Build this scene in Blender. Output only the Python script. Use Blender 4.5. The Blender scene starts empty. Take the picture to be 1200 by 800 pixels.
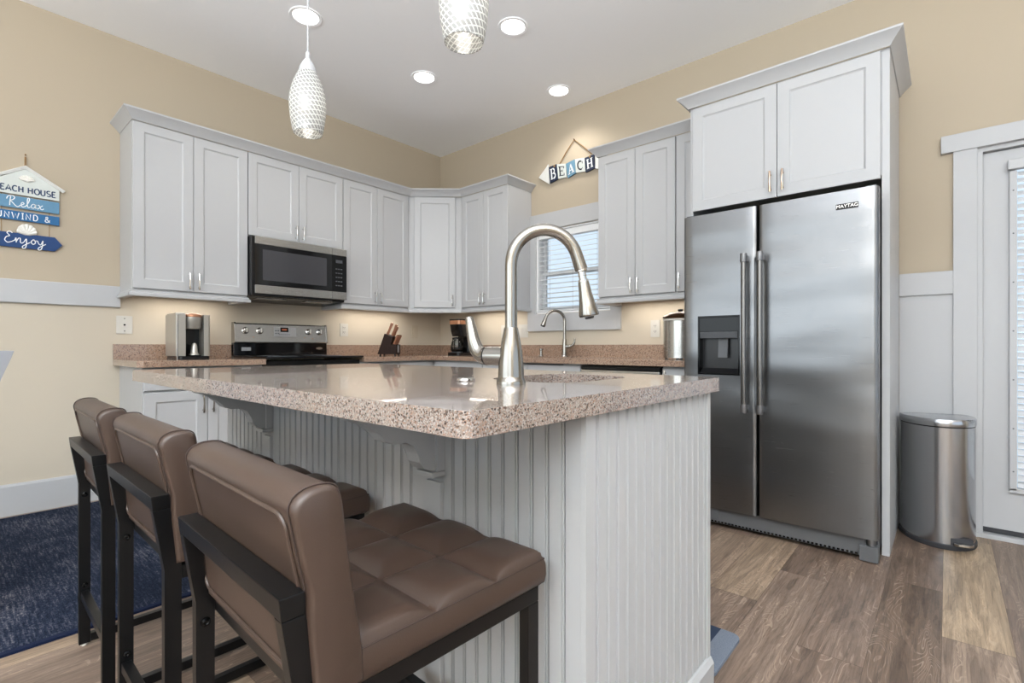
import bpy, bmesh, math, random
from mathutils import Vector, Matrix
PI = math.pi
random.seed(7)
S = bpy.context.scene
COL = S.collection

# ------------------------------------------------------------------ camera, world, exposure, light
cam_d = bpy.data.cameras.new('camera'); cam = bpy.data.objects.new('camera', cam_d); COL.objects.link(cam)
cam.location = (0, 0, 1.0)
cam.rotation_euler = (math.radians(90), 0, math.radians(41.15 - 90))
cam_d.sensor_width = 36.0; cam_d.lens = 584.0 * 36.0 / 1200.0
cam_d.shift_y = 6.0 / 1200.0
cam_d.clip_start = 0.05
S.camera = cam
S.view_settings.view_transform = 'Standard'; S.view_settings.look = 'None'
S.view_settings.gamma = 1.0; S.view_settings.use_curve_mapping = False
S.view_settings.exposure = 0.26
try:
    S.cycles.use_denoising = True
    S.cycles.max_bounces = 8; S.cycles.diffuse_bounces = 5; S.cycles.glossy_bounces = 4
    S.cycles.sample_clamp_indirect = 6.0
    S.cycles.caustics_reflective = False; S.cycles.caustics_refractive = False
except Exception:
    pass
W = bpy.data.worlds.new('daylight'); S.world = W; W.use_nodes = True
bg = W.node_tree.nodes['Background']
bg.inputs['Color'].default_value = (0.70, 0.85, 1.0, 1); bg.inputs['Strength'].default_value = 0.95

def area(name, loc, aim, sx, sy, power, color=(1, 1, 1)):
    d = bpy.data.lights.new(name, 'AREA'); d.shape = 'RECTANGLE'; d.size = sx; d.size_y = sy
    d.energy = power; d.color = color
    o = bpy.data.objects.new(name, d); COL.objects.link(o); o.location = loc
    o.rotation_euler = (Vector(aim) - Vector(loc)).to_track_quat('-Z', 'Y').to_euler()
    return o
# daylight standing in the openings of the two unseen walls
area('daylight_west', (-3.62, 1.95, 1.7), (0, 1.95, 1.7), 3.9, 1.7, 50, (0.90, 0.97, 0.99))
area('daylight_west', (-3.62, -1.8, 1.7), (0, -1.8, 1.7), 2.8, 1.7, 32, (0.90, 0.97, 0.99))
area('daylight_south', (0.6, -3.52, 1.35), (0.6, 0, 1.35), 4.2, 2.1, 8, (0.97, 0.98, 1.0))
# fill light added behind the camera to brighten the ceiling; no lamp stands there
area('added_ceiling_fill', (-1.7, -0.9, 1.7), (-1.7, -0.9, 3.0), 3.0, 3.2, 470, (0.925, 0.975, 1.0))
CAN_POWER = 16.0
PENDANT_POWER = 0.3
UNDER_POWER = 2.2

XW, YW, ZC = 3.598, 4.184, 3.073      # right wall, left wall, ceiling
XB, YB = -3.6, -3.5                    # unseen walls

# ------------------------------------------------------------------ materials
def lin(c):
    return tuple(((v / 255) / 12.92 if v / 255 <= .04045 else (((v / 255) + .055) / 1.055) ** 2.4) for v in c) + (1,)
class NT:
    def __init__(s, m): s.t = m.node_tree; s.n = s.t.nodes; s.l = s.t.links
    def new(s, ty, ins=None, **kw):
        n = s.n.new(ty)
        for k, v in kw.items(): setattr(n, k, v)
        for k, v in (ins or {}).items():
            if isinstance(v, bpy.types.NodeSocket): s.l.new(v, n.inputs[k])
            else: n.inputs[k].default_value = v
        return n
    def math(s, op, a, b=0.0, c=0.0):
        return s.new('ShaderNodeMath', {0: a, 1: b, 2: c}, operation=op).outputs[0]
    def mix(s, f, a, b, bt='MIX'):
        n = s.n.new('ShaderNodeMix'); n.data_type = 'RGBA'; n.blend_type = bt
        for i, v in ((0, f), (6, a), (7, b)):
            if isinstance(v, bpy.types.NodeSocket): s.l.new(v, n.inputs[i])
            else: n.inputs[i].default_value = v
        return n.outputs[2]
    def ramp(s, f, stops, interp='LINEAR'):
        n = s.new('ShaderNodeValToRGB', {0: f}); n.color_ramp.interpolation = interp
        e = n.color_ramp.elements
        while len(e) < len(stops): e.new(0.5)
        for i, (p, c) in enumerate(stops):
            e[i].position = p; e[i].color = c if len(c) == 4 else tuple(c) + (1,)
        return n.outputs[0]
def mat(name, color=(200, 200, 200), rough=.5, metal=0.0, coat=0.0, spec=None, noise=None, aniso=0.0):
    m = bpy.data.materials.new(name); m.use_nodes = True
    nt = NT(m); p = m.node_tree.nodes['Principled BSDF']
    p.inputs['Base Color'].default_value = lin(color); p.inputs['Roughness'].default_value = rough
    p.inputs['Metallic'].default_value = metal
    if coat: p.inputs['Coat Weight'].default_value = coat; p.inputs['Coat Roughness'].default_value = .08
    if spec is not None: p.inputs['Specular IOR Level'].default_value = spec
    if aniso: p.inputs['Anisotropic'].default_value = aniso
    if noise:                       # (scale, colour amount, bump strength)
        tc = nt.new('ShaderNodeTexCoord'); nz = nt.new('ShaderNodeTexNoise', {'Vector': tc.outputs['Object'], 'Scale': noise[0], 'Detail': 4.0})
        if noise[1]:
            a = tuple(x * (1 - noise[1]) for x in lin(color)[:3]) + (1,); b = tuple(min(1, x * (1 + noise[1])) for x in lin(color)[:3]) + (1,)
            nt.l.new(nt.mix(nz.outputs[0], a, b), p.inputs['Base Color'])
        if noise[2]:
            bp = nt.new('ShaderNodeBump', {'Height': nz.outputs[0], 'Strength': noise[2], 'Distance': .01}); nt.l.new(bp.outputs[0], p.inputs['Normal'])
    return m
M = {}
M['cab'] = mat('cabinet_paint', (182, 183, 185), .38, noise=(30, .01, .0))
M['trim'] = mat('trim_paint', (182, 183, 185), .42, noise=(30, .01, .0))
M['bead'] = mat('island_paint', (174, 175, 176), .42, noise=(20, .015, .0))
M['ceiling'] = mat('ceiling_paint', (249, 250, 253), .85, noise=(60, .01, .02))
M['dark'] = mat('dark_gap', (24, 24, 25), .6)
M['black'] = mat('black_plastic', (12, 12, 14), .25, spec=.35)
M['blackgloss'] = mat('black_glass', (8, 8, 10), .06)
M['greypl'] = mat('grey_plastic', (78, 80, 84), .4)
M['chrome'] = mat('chrome', (205, 203, 200), .14, 1.0)
M['plate'] = mat('outlet_plastic', (200, 197, 190), .35)
M['plateb'] = mat('beige_outlet_plastic', (190, 178, 158), .35)
M['blackmetal'] = mat('black_powder_coat', (11, 11, 12), .34, spec=.35, noise=(400, .0, .02))
M['rope'] = mat('jute_rope', (150, 118, 80), .9, noise=(300, .2, .3))
M['bronze'] = mat('bronze_lid', (92, 68, 50), .3, .9)
M['copper'] = mat('copper_plastic', (168, 120, 90), .3, .6)
M['navy'] = mat('navy_board', (24, 36, 62), .6, noise=(60, .15, .05))
M['deepblue'] = mat('deep_blue_board', (10, 58, 112), .6, noise=(60, .1, .05))
M['midblue'] = mat('mid_blue_board', (32, 98, 150), .6, noise=(60, .1, .05))
M['paleblue'] = mat('weathered_blue_board', (92, 138, 170), .6, noise=(60, .1, .05))
M['slateblue'] = mat('slate_blue_board', (98, 138, 162), .6, noise=(60, .1, .05))
M['whiteboard'] = mat('white_board', (222, 222, 218), .6, noise=(60, .05, .05))
M['paleboard'] = mat('pale_grey_board', (205, 210, 206), .6, noise=(60, .05, .05))
M['shell'] = mat('shell_resin', (232, 230, 224), .5, noise=(80, .05, .2))
M['whiteink'] = mat('white_lettering', (235, 238, 240), .6)
M['navyink'] = mat('navy_lettering', (22, 52, 92), .6)
M['darkink'] = mat('dark_lettering', (20, 26, 40), .6)
M['knifewood'] = mat('brown_handle', (132, 86, 62), .4, noise=(60, .2, .0))
M['blockwood'] = mat('dark_wood_block', (38, 26, 22), .6, noise=(40, .25, .0), spec=.2)
M['chair'] = mat('pale_grey_painted_wood', (142, 144, 150), .5, noise=(40, .03, .0))
M['rubber'] = mat('dark_rubber', (48, 48, 52), .6)
M['brass'] = mat('warm_chrome', (190, 168, 150), .2, 1.0)

def metal_brushed(name, col, rough, stretch, bump=.02, wav=0.0, vary=.08):
    m = mat(name, col, rough, 1.0); nt = NT(m); p = nt.n['Principled BSDF']
    tc = nt.new('ShaderNodeTexCoord')
    mp = nt.new('ShaderNodeMapping', {'Vector': tc.outputs['Object'], 'Scale': stretch})
    nz = nt.new('ShaderNodeTexNoise', {'Vector': mp.outputs[0], 'Scale': 1.0, 'Detail': 3.0})
    nt.l.new(nt.math('MULTIPLY_ADD', nz.outputs[0], vary, rough - vary / 2), p.inputs['Roughness'])
    h = nz.outputs[0]
    b = nt.new('ShaderNodeBump', {'Height': h, 'Strength': bump, 'Distance': .002})
    if wav:
        mp2 = nt.new('ShaderNodeMapping', {'Vector': tc.outputs['Object'], 'Scale': (1.2, 1.0, 3.2)})
        n2 = nt.new('ShaderNodeTexNoise', {'Vector': mp2.outputs[0], 'Scale': 1.1, 'Detail': 1.0})
        b2 = nt.new('ShaderNodeBump', {'Height': n2.outputs[0], 'Strength': 1.0, 'Distance': wav, 'Normal': b.outputs[0]})
        nt.l.new(b2.outputs[0], p.inputs['Normal'])
    else: nt.l.new(b.outputs[0], p.inputs['Normal'])
    return m
M['steel'] = metal_brushed('fridge_stainless', (128, 129, 131), .29, (500, 6, 500), .03, .02)
M['steel2'] = metal_brushed('brushed_stainless', (186, 184, 180), .26, (8, 8, 600), .03)
M['nickel'] = metal_brushed('brushed_nickel', (152, 148, 142), .2, (300, 300, 10), .02)
M['handle'] = metal_brushed('grey_bar_handle', (122, 120, 118), .28, (400, 400, 4), .02)
M['can'] = metal_brushed('bin_stainless', (176, 177, 180), .2, (3, 3, 400), .02)

def wall_mat():
    m = mat('painted_wall', (184, 168, 143), .8); nt = NT(m); p = nt.n['Principled BSDF']
    g = nt.new('ShaderNodeNewGeometry'); sp = nt.new('ShaderNodeSeparateXYZ', {0: g.outputs['Position']})
    f = nt.math('GREATER_THAN', sp.outputs[2], 1.36)
    nz = nt.new('ShaderNodeTexNoise', {'Vector': g.outputs['Position'], 'Scale': 90.0, 'Detail': 2.0})
    nt.l.new(nt.mix(f, lin((196, 186, 169)), lin((182, 169, 149))), p.inputs['Base Color'])
    b = nt.new('ShaderNodeBump', {'Height': nz.outputs[0], 'Strength': .04, 'Distance': .002}); nt.l.new(b.outputs[0], p.inputs['Normal'])
    return m
M['wall'] = wall_mat()

def floor_mat():
    m = mat('vinyl_plank_floor', (150, 120, 95), .42); nt = NT(m); p = nt.n['Principled BSDF']
    g = nt.new('ShaderNodeNewGeometry'); sp = nt.new('ShaderNodeSeparateXYZ', {0: g.outputs['Position']})
    x, y = sp.outputs[0], sp.outputs[1]
    rowf = nt.math('DIVIDE', nt.math('ADD', y, 10.05), .183); row = nt.math('FLOOR', rowf); fy = nt.math('FRACT', rowf)
    wn = nt.new('ShaderNodeTexWhiteNoise', {'W': row}, noise_dimensions='1D')
    colf = nt.math('DIVIDE', nt.math('ADD', nt.math('MULTIPLY_ADD', wn.outputs[0], 1.22, 20.0), x), 1.22)
    col = nt.math('FLOOR', colf); fx = nt.math('FRACT', colf)
    cv = nt.new('ShaderNodeCombineXYZ', {0: row, 1: col, 2: 0.0})
    r = nt.new('ShaderNodeTexWhiteNoise', {'Vector': cv.outputs[0]}, noise_dimensions='3D').outputs[0]
    # grain
    gx = nt.new('ShaderNodeCombineXYZ', {0: nt.math('MULTIPLY', x, 1.6), 1: nt.math('MULTIPLY', y, 17.0), 2: nt.math('MULTIPLY', r, 40.0)})
    n1 = nt.new('ShaderNodeTexNoise', {'Vector': gx.outputs[0], 'Scale': 1.0, 'Detail': 6.0, 'Roughness': .62, 'Distortion': .9}).outputs[0]
    gx2 = nt.new('ShaderNodeCombineXYZ', {0: nt.math('MULTIPLY', x, 5.0), 1: nt.math('MULTIPLY', y, 120.0), 2: nt.math('MULTIPLY', r, 10.0)})
    n2 = nt.new('ShaderNodeTexNoise', {'Vector': gx2.outputs[0], 'Scale': 1.0, 'Detail': 4.0, 'Roughness': .7}).outputs[0]
    base = nt.ramp(r, [(0.0, lin((106, 89, 76))), (.3, lin((122, 104, 91))), (.6, lin((134, 116, 102))), (.85, lin((150, 130, 110))), (1.0, lin((166, 145, 120)))])
    dk = nt.ramp(n1, [(.30, (.55, .53, .52, 1)), (.52, (1, 1, 1, 1)), (.72, (1.22, 1.2, 1.18, 1))])
    c = nt.mix(1.0, base, dk, 'MULTIPLY')
    gr = nt.ramp(n2, [(.35, (.60, .57, .55, 1)), (.52, (1.0, 1.0, 1.0, 1)), (.68, (1.2, 1.2, 1.2, 1))])
    c = nt.mix(.8, c, nt.mix(1.0, c, gr, 'MULTIPLY'))
    cont = nt.math('ABSOLUTE', nt.math('SUBTRACT', nt.math('FRACT', nt.math('MULTIPLY', n1, 9.0)), .5))
    c = nt.mix(.55, c, nt.mix(1.0, c, nt.ramp(cont, [(.0, (.62, .60, .58, 1)), (.16, (1, 1, 1, 1)), (.42, (1.0, 1.0, 1.0, 1)), (.5, (1.3, 1.28, 1.26, 1))]), 'MULTIPLY'))
    gx3 = nt.new('ShaderNodeCombineXYZ', {0: nt.math('MULTIPLY', x, 3.2), 1: nt.math('MULTIPLY', y, 11.0), 2: nt.math('MULTIPLY', r, 77.0)})
    n3 = nt.new('ShaderNodeTexNoise', {'Vector': gx3.outputs[0], 'Scale': 1.0, 'Detail': 1.5, 'Distortion': .6}).outputs[0]
    c3 = nt.math('ABSOLUTE', nt.math('SUBTRACT', nt.math('FRACT', nt.math('MULTIPLY', n3, 22.0)), .5))
    patch = nt.new('ShaderNodeMapRange', {0: n1, 1: .50, 2: .60}).outputs[0]
    c = nt.mix(nt.math('MULTIPLY', nt.math('MULTIPLY', nt.math('LESS_THAN', c3, .10), patch), .26), c, lin((206, 186, 166)))
    # joints
    ey = nt.math('MINIMUM', fy, nt.math('SUBTRACT', 1.0, fy)); ex = nt.math('MINIMUM', fx, nt.math('SUBTRACT', 1.0, fx))
    j = nt.math('MAXIMUM', nt.math('LESS_THAN', ey, .006), nt.math('LESS_THAN', ex, .0012))
    c = nt.mix(nt.math('MULTIPLY', j, .55), c, lin((60, 42, 32)))
    nt.l.new(c, p.inputs['Base Color'])
    nt.l.new(nt.math('MULTIPLY_ADD', n2, .2, .33), p.inputs['Roughness'])
    b = nt.new('ShaderNodeBump', {'Height': n2, 'Strength': .08, 'Distance': .002}); nt.l.new(b.outputs[0], p.inputs['Normal'])
    return m
M['floor'] = floor_mat()

def stone_mat(name, base, dark, light, sc=1.0, coat=.6, rough=.16):
    m = mat(name, base, rough); nt = NT(m); p = nt.n['Principled BSDF']
    tc = nt.new('ShaderNodeNewGeometry').outputs['Position']
    v1 = nt.new('ShaderNodeTexVoronoi', {'Vector': tc, 'Scale': 210.0 * sc, 'Randomness': 1.0})
    v2 = nt.new('ShaderNodeTexVoronoi', {'Vector': tc, 'Scale': 330.0 * sc, 'Randomness': 1.0})
    s1 = nt.new('ShaderNodeSeparateColor', {0: v1.outputs['Color']}); s2 = nt.new('ShaderNodeSeparateColor', {0: v2.outputs['Color']})
    c = nt.mix(nt.math('MULTIPLY', nt.math('GREATER_THAN', s2.outputs[0], .62), .75), lin(base), lin(light))
    c = nt.mix(nt.math('MULTIPLY', nt.math('GREATER_THAN', s2.outputs[1], .78), .6), c, lin((150, 108, 84)))
    c = nt.mix(nt.math('MULTIPLY', nt.math('GREATER_THAN', s1.outputs[0], .85), .8), c, lin(dark))
    c = nt.mix(nt.math('MULTIPLY', nt.math('GREATER_THAN', s1.outputs[1], .945), .9), c, lin((40, 32, 32)))
    nt.l.new(c, p.inputs['Base Color'])
    p.inputs['Coat Weight'].default_value = coat; p.inputs['Coat Roughness'].default_value = .03
    return m
M['stone'] = stone_mat('speckled_counter_stone', (134, 122, 114), (72, 57, 50), (172, 166, 161), 1.7)
M['stone2'] = stone_mat('speckled_perimeter_stone', (150, 125, 106), (98, 77, 66), (176, 156, 140), 1.2)

def leather_mat():
    m = mat('brown_leather', (92, 72, 62), .38, spec=.5); nt = NT(m); p = nt.n['Principled BSDF']
    tc = nt.new('ShaderNodeTexCoord')
    v = nt.new('ShaderNodeTexVoronoi', {'Vector': tc.outputs['Object'], 'Scale': 500.0})
    n = nt.new('ShaderNodeTexNoise', {'Vector': tc.outputs['Object'], 'Scale': 9.0, 'Detail': 4.0})
    nt.l.new(nt.mix(n.outputs[0], lin((60, 46, 38)), lin((70, 55, 47))), p.inputs['Base Color'])
    b = nt.new('ShaderNodeBump', {'Height': v.outputs[0], 'Strength': .08, 'Distance': .001}); nt.l.new(b.outputs[0], p.inputs['Normal'])
    return m
M['leather'] = leather_mat()
M['stitch'] = mat('brown_thread', (58, 44, 38), .7)

def rug_mat():
    m = mat('distressed_navy_rug', (40, 54, 88), .95, spec=.1); nt = NT(m); p = nt.n['Principled BSDF']
    g = nt.new('ShaderNodeNewGeometry'); sp = nt.new('ShaderNodeSeparateXYZ', {0: g.outputs['Position']})
    cv = nt.new('ShaderNodeCombineXYZ', {0: nt.math('MULTIPLY', sp.outputs[0], 120.0), 1: nt.math('MULTIPLY', sp.outputs[1], 9.0), 2: 0.0})
    n1 = nt.new('ShaderNodeTexNoise', {'Vector': cv.outputs[0], 'Scale': 1.0, 'Detail': 6.0, 'Roughness': .75}).outputs[0]
    n2 = nt.new('ShaderNodeTexNoise', {'Vector': g.outputs['Position'], 'Scale': 3.0, 'Detail': 3.0}).outputs[0]
    n3 = nt.new('ShaderNodeTexNoise', {'Vector': g.outputs['Position'], 'Scale': 160.0, 'Detail': 2.0}).outputs[0]
    f = nt.math('ADD', nt.math('MULTIPLY', n1, .6), nt.math('ADD', nt.math('MULTIPLY', n2, .30), nt.math('MULTIPLY', n3, .34)))
    c = nt.ramp(f, [(.54, lin((20, 26, 40))), (.64, lin((38, 46, 64))), (.73, lin((88, 88, 96))), (.82, lin((142, 136, 134)))])
    # dark border along the edges
    d = nt.math('MINIMUM', nt.math('SUBTRACT', .72, sp.outputs[0]), nt.math('SUBTRACT', sp.outputs[1], 2.285))
    bd = nt.math('LESS_THAN', d, .022)
    c = nt.mix(bd, c, lin((28, 35, 58)))
    nt.l.new(c, p.inputs['Base Color'])
    b = nt.new('ShaderNodeBump', {'Height': n3, 'Strength': .6, 'Distance': .004}); nt.l.new(b.outputs[0], p.inputs['Normal'])
    return m
M['rug'] = rug_mat()
def matmat():
    m = mat('blue_grey_mat', (120, 134, 152), .9); nt = NT(m); p = nt.n['Principled BSDF']
    g = nt.new('ShaderNodeNewGeometry'); sp = nt.new('ShaderNodeSeparateXYZ', {0: g.outputs['Position']})
    n3 = nt.new('ShaderNodeTexNoise', {'Vector': g.outputs['Position'], 'Scale': 260.0, 'Detail': 2.0}).outputs[0]
    w = nt.new('ShaderNodeTexChecker', {'Vector': g.outputs['Position'], 'Scale': 420.0})
    c = nt.mix(n3, lin((88, 98, 114)), lin((126, 134, 146)))
    inner = nt.math('MULTIPLY', nt.math('GREATER_THAN', sp.outputs[1], .598), nt.math('GREATER_THAN', 1.90, sp.outputs[0]))
    c = nt.mix(inner, c, lin((36, 50, 72)))
    nt.l.new(c, p.inputs['Base Color']); return m
M['mat'] = matmat()

def emis(name, color, s):
    m = bpy.data.materials.new(name); m.use_nodes = True; nt = NT(m); p = nt.n['Principled BSDF']
    p.inputs['Base Color'].default_value = color; p.inputs['Emission Color'].default_value = color; p.inputs['Emission Strength'].default_value = s
    return m
M['lamp'] = emis('lamp_lens', (1, .97, .9, 1), 6.0)
M['bulb'] = emis('pendant_bulb', (1, .95, .87, 1), 1.0)
M['display'] = emis('dim_display', (.25, .06, .02, 1), .3)

def blind_mat():
    m = mat('white_vinyl_slat', (232, 233, 234), .45); nt = NT(m); p = nt.n['Principled BSDF']
    tr = nt.new('ShaderNodeBsdfTranslucent', {'Color': (.86, .88, .9, 1)})
    mx = nt.new('ShaderNodeMixShader', {0: .3, 1: p.outputs[0], 2: tr.outputs[0]}); nt.l.new(mx.outputs[0], nt.n['Material Output'].inputs[0]); return m
M['blind'] = blind_mat(); M['sash'] = mat('white_window_paint', (236, 237, 238), .4)
def shade_mat():
    m = bpy.data.materials.new('woven_white_glass'); m.use_nodes = True; nt = NT(m)
    nt.n.remove(nt.n['Principled BSDF']); out = nt.n['Material Output']
    tc = nt.new('ShaderNodeTexCoord'); sp = nt.new('ShaderNodeSeparateXYZ', {0: tc.outputs['Object']})
    ang = nt.math('ARCTAN2', sp.outputs[1], sp.outputs[0])
    def fam(k, mz, w):
        f = nt.math('FRACT', nt.math('ADD', nt.math('MULTIPLY', ang, k / (2 * PI)), nt.math('MULTIPLY', sp.outputs[2], mz)))
        return nt.math('LESS_THAN', nt.math('ABSOLUTE', nt.math('SUBTRACT', f, .5)), w)
    t = nt.math('MAXIMUM', fam(24, 46.0, .14), fam(5, -54.0, .10))
    c = nt.mix(t, (.42, .42, .41, 1), (.92, .92, .90, 1))
    d = nt.new('ShaderNodeBsdfDiffuse', {'Color': c}); tr = nt.new('ShaderNodeBsdfTranslucent', {'Color': c})
    gl = nt.new('ShaderNodeBsdfGlossy', {'Color': (1, 1, 1, 1), 'Roughness': .1})
    bp = nt.new('ShaderNodeBump', {'Height': t, 'Strength': .5, 'Distance': .002})
    for n in (d, gl): nt.l.new(bp.outputs[0], n.inputs['Normal'])
    m1 = nt.new('ShaderNodeMixShader', {0: .5, 1: d.outputs[0], 2: tr.outputs[0]})
    m2 = nt.new('ShaderNodeMixShader', {0: .06, 1: m1.outputs[0], 2: gl.outputs[0]})
    nt.l.new(m2.outputs[0], out.inputs[0]); return m
M['shade'] = shade_mat()
def glass_mat(name, tint=(1, 1, 1, 1)):
    m = bpy.data.materials.new(name); m.use_nodes = True; nt = NT(m); nt.n.remove(nt.n['Principled BSDF'])
    t = nt.new('ShaderNodeBsdfTransparent', {'Color': tint}); g = nt.new('ShaderNodeBsdfGlossy', {'Roughness': .02})
    fr = nt.new('ShaderNodeFresnel', {'IOR': 1.45})
    mx = nt.new('ShaderNodeMixShader', {0: fr.outputs[0], 1: t.outputs[0], 2: g.outputs[0]}); nt.l.new(mx.outputs[0], nt.n['Material Output'].inputs[0]); return m
M['glass'] = glass_mat('window_glass'); M['carafe'] = glass_mat('carafe_glass', (.7, .75, .8, 1))
def mesh_door_mat():
    m = mat('microwave_window', (62, 62, 66), .18); return m
M['mwglass'] = mesh_door_mat()

# ------------------------------------------------------------------ geometry helpers
OFF = {}
def ident(u, d, z): return (u, d, z)
class MB:
    def __init__(s, xf=None): s.bm = bmesh.new(); s.xf = xf
    def v(s, p):
        if s.xf: p = s.xf(*p)
        return s.bm.verts.new(p)
    def box(s, x0, x1, y0, y1, z0, z1, bev=0.0):
        vs = [s.v((x, y, z)) for x in (x0, x1) for y in (y0, y1) for z in (z0, z1)]
        f = [s.bm.faces.new([vs[i] for i in q]) for q in ((0, 1, 3, 2), (4, 6, 7, 5), (0, 4, 5, 1), (2, 3, 7, 6), (0, 2, 6, 4), (1, 5, 7, 3))]
        if bev:
            es = {e for q in f for e in q.edges}
            bmesh.ops.bevel(s.bm, geom=list(es), offset=bev, segments=2, profile=.7, affect='EDGES')
        return s
    def prism(s, poly, a, b, axis='z', bev=0.0):
        def P(p, t):
            return {'z': (p[0], p[1], t), 'y': (p[0], t, p[1]), 'x': (t, p[0], p[1])}[axis]
        A = [s.v(P(p, a)) for p in poly]; B = [s.v(P(p, b)) for p in poly]
        n = len(poly); fs = [s.bm.faces.new(A), s.bm.faces.new(B[::-1])]
        for i in range(n): fs.append(s.bm.faces.new([A[i], A[(i + 1) % n], B[(i + 1) % n], B[i]]))
        if bev:
            es = list({e for q in fs for e in q.edges})
            bmesh.ops.bevel(s.bm, geom=es, offset=bev, segments=2, profile=.7, affect='EDGES')
        return s
    def tube(s, pts, r, n=12, caps=True, flat=None):
        """swept tube; r number or list; flat=(up vector, ratio) squashes the section along that vector"""
        pts = [Vector(p) for p in pts]; N = len(pts)
        rs = r if isinstance(r, (list, tuple)) else [r] * N
        t = [(pts[min(i + 1, N - 1)] - pts[max(i - 1, 0)]).normalized() for i in range(N)]
        up = Vector((0, 0, 1)) if abs(t[0].z) < .9 else Vector((1, 0, 0))
        if flat: up = Vector(flat[0])
        a = (up - t[0] * up.dot(t[0])).normalized(); rings = []
        for i in range(N):
            a = (a - t[i] * a.dot(t[i])).normalized() if i else a
            b = t[i].cross(a)
            k = flat[1] if flat else 1.0
            rings.append([s.v(tuple(pts[i] + (a * math.cos(q) * k + b * math.sin(q)) * rs[i])) for q in (2 * PI * j / n for j in range(n))])
        for i in range(N - 1):
            for j in range(n): s.bm.faces.new([rings[i][j], rings[i][(j + 1) % n], rings[i + 1][(j + 1) % n], rings[i + 1][j]])
        if caps: s.bm.faces.new(rings[0][::-1]); s.bm.faces.new(rings[-1])
        return s
    def loop_tube(s, pts, r, n=8):
        pts = [Vector(p) for p in pts]; N = len(pts); rings = []
        t = [(pts[(i + 1) % N] - pts[i - 1]).normalized() for i in range(N)]
        nrm = Vector((0, 0, 0))
        for i in range(N): nrm += (pts[i] - pts[0]).cross(pts[(i + 1) % N] - pts[0])
        nrm.normalize()
        for i in range(N):
            b = t[i].cross(nrm).normalized(); a = b.cross(t[i])
            rings.append([s.v(tuple(pts[i] + (a * math.cos(q) + b * math.sin(q)) * r)) for q in (2 * PI * j / n for j in range(n))])
        for i in range(N):
            k = (i + 1) % N
            for j in range(n): s.bm.faces.new([rings[i][j], rings[i][(j + 1) % n], rings[k][(j + 1) % n], rings[k][j]])
        return s
    def lathe(s, c, prof, n=32, ax=(0, 0, 1)):
        """prof: list of (r, h) from c along ax"""
        ax = Vector(ax).normalized(); u = (Vector((1, 0, 0)) if abs(ax.x) < .9 else Vector((0, 1, 0))); u = (u - ax * u.dot(ax)).normalized(); w = ax.cross(u)
        c = Vector(c); rings = []
        for r, h in prof:
            if r < 1e-6: rings.append([s.v(tuple(c + ax * h))])
            else: rings.append([s.v(tuple(c + ax * h + (u * math.cos(q) + w * math.sin(q)) * r)) for q in (2 * PI * j / n for j in range(n))])
        for A, B in zip(rings, rings[1:]):
            if len(A) == 1 and len(B) == 1: continue
            for j in range(n):
                k = (j + 1) % n
                if len(A) == 1: s.bm.faces.new([A[0], B[j], B[k]])
                elif len(B) == 1: s.bm.faces.new([A[j], A[k], B[0]])
                else: s.bm.faces.new([A[j], A[k], B[k], B[j]])
        return s
    def sweep(s, path, prof, side=1):
        """path: 2D (x,y) open polyline; prof: closed list (out, z); out is to the left (side=1) of travel"""
        n = len(path); P = [Vector(p) for p in path]; rings = []
        for i in range(n):
            d0 = (P[i] - P[i - 1]).normalized() if i else None
            d1 = (P[i + 1] - P[i]).normalized() if i < n - 1 else None
            if d0 is None: d0 = d1
            if d1 is None: d1 = d0
            n0 = Vector((-d0.y, d0.x)) * side; n1 = Vector((-d1.y, d1.x)) * side
            m = (n0 + n1); m = m / max(.2, m.dot(n0))
            rings.append([s.v((P[i].x + m.x * o, P[i].y + m.y * o, z)) for o, z in prof])
        k = len(prof)
        for i in range(n - 1):
            for j in range(k): s.bm.faces.new([rings[i][j], rings[i][(j + 1) % k], rings[i + 1][(j + 1) % k], rings[i + 1][j]])
        s.bm.faces.new(rings[0]); s.bm.faces.new(rings[-1][::-1])
        return s
    def loops(s, L, cap0=True, cap1=True):
        R = [[s.v(p) for p in l] for l in L]; n = len(R[0])
        for A, B in zip(R, R[1:]):
            for j in range(n): s.bm.faces.new([A[j], A[(j + 1) % n], B[(j + 1) % n], B[j]])
        if cap0: s.bm.faces.new(R[0][::-1])
        if cap1: s.bm.faces.new(R[-1])
        return s
    def slab(s, outer, holes, z0, z1):
        bm = s.bm; es = []
        for lp in [outer] + holes:
            vs = [s.v((p[0], p[1], z0)) for p in lp]
            es += [bm.edges.new((vs[i], vs[(i + 1) % len(vs)])) for i in range(len(vs))]
        r = bmesh.ops.triangle_fill(bm, edges=es, use_beauty=True)
        fs = [g for g in r['geom'] if isinstance(g, bmesh.types.BMFace)]
        e = bmesh.ops.extrude_face_region(bm, geom=fs)
        bmesh.ops.translate(bm, verts=[g for g in e['geom'] if isinstance(g, bmesh.types.BMVert)], vec=(0, 0, z1 - z0))
        return s
    def build(s, name, m, parent=None, smooth=False, local=False, bevel=None, loc=None, angle=35, subsurf=0):
        bmesh.ops.remove_doubles(s.bm, verts=s.bm.verts, dist=1e-6)
        bmesh.ops.recalc_face_normals(s.bm, faces=s.bm.faces)
        off = Vector((0, 0, 0))
        if parent is not None: off = OFF.get(parent.name, Vector((0, 0, 0)))
        elif loc is not None: off = Vector(loc)
        if not local and off.length > 0: bmesh.ops.translate(s.bm, verts=s.bm.verts, vec=-off)
        me = bpy.data.meshes.new(name); s.bm.to_mesh(me); s.bm.free()
        me.materials.append(M[m] if isinstance(m, str) else m)
        o = bpy.data.objects.new(name, me); COL.objects.link(o)
        if smooth:
            for p in me.polygons: p.use_smooth = True
            try: me.set_sharp_from_angle(angle=math.radians(angle))
            except Exception: pass
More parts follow.
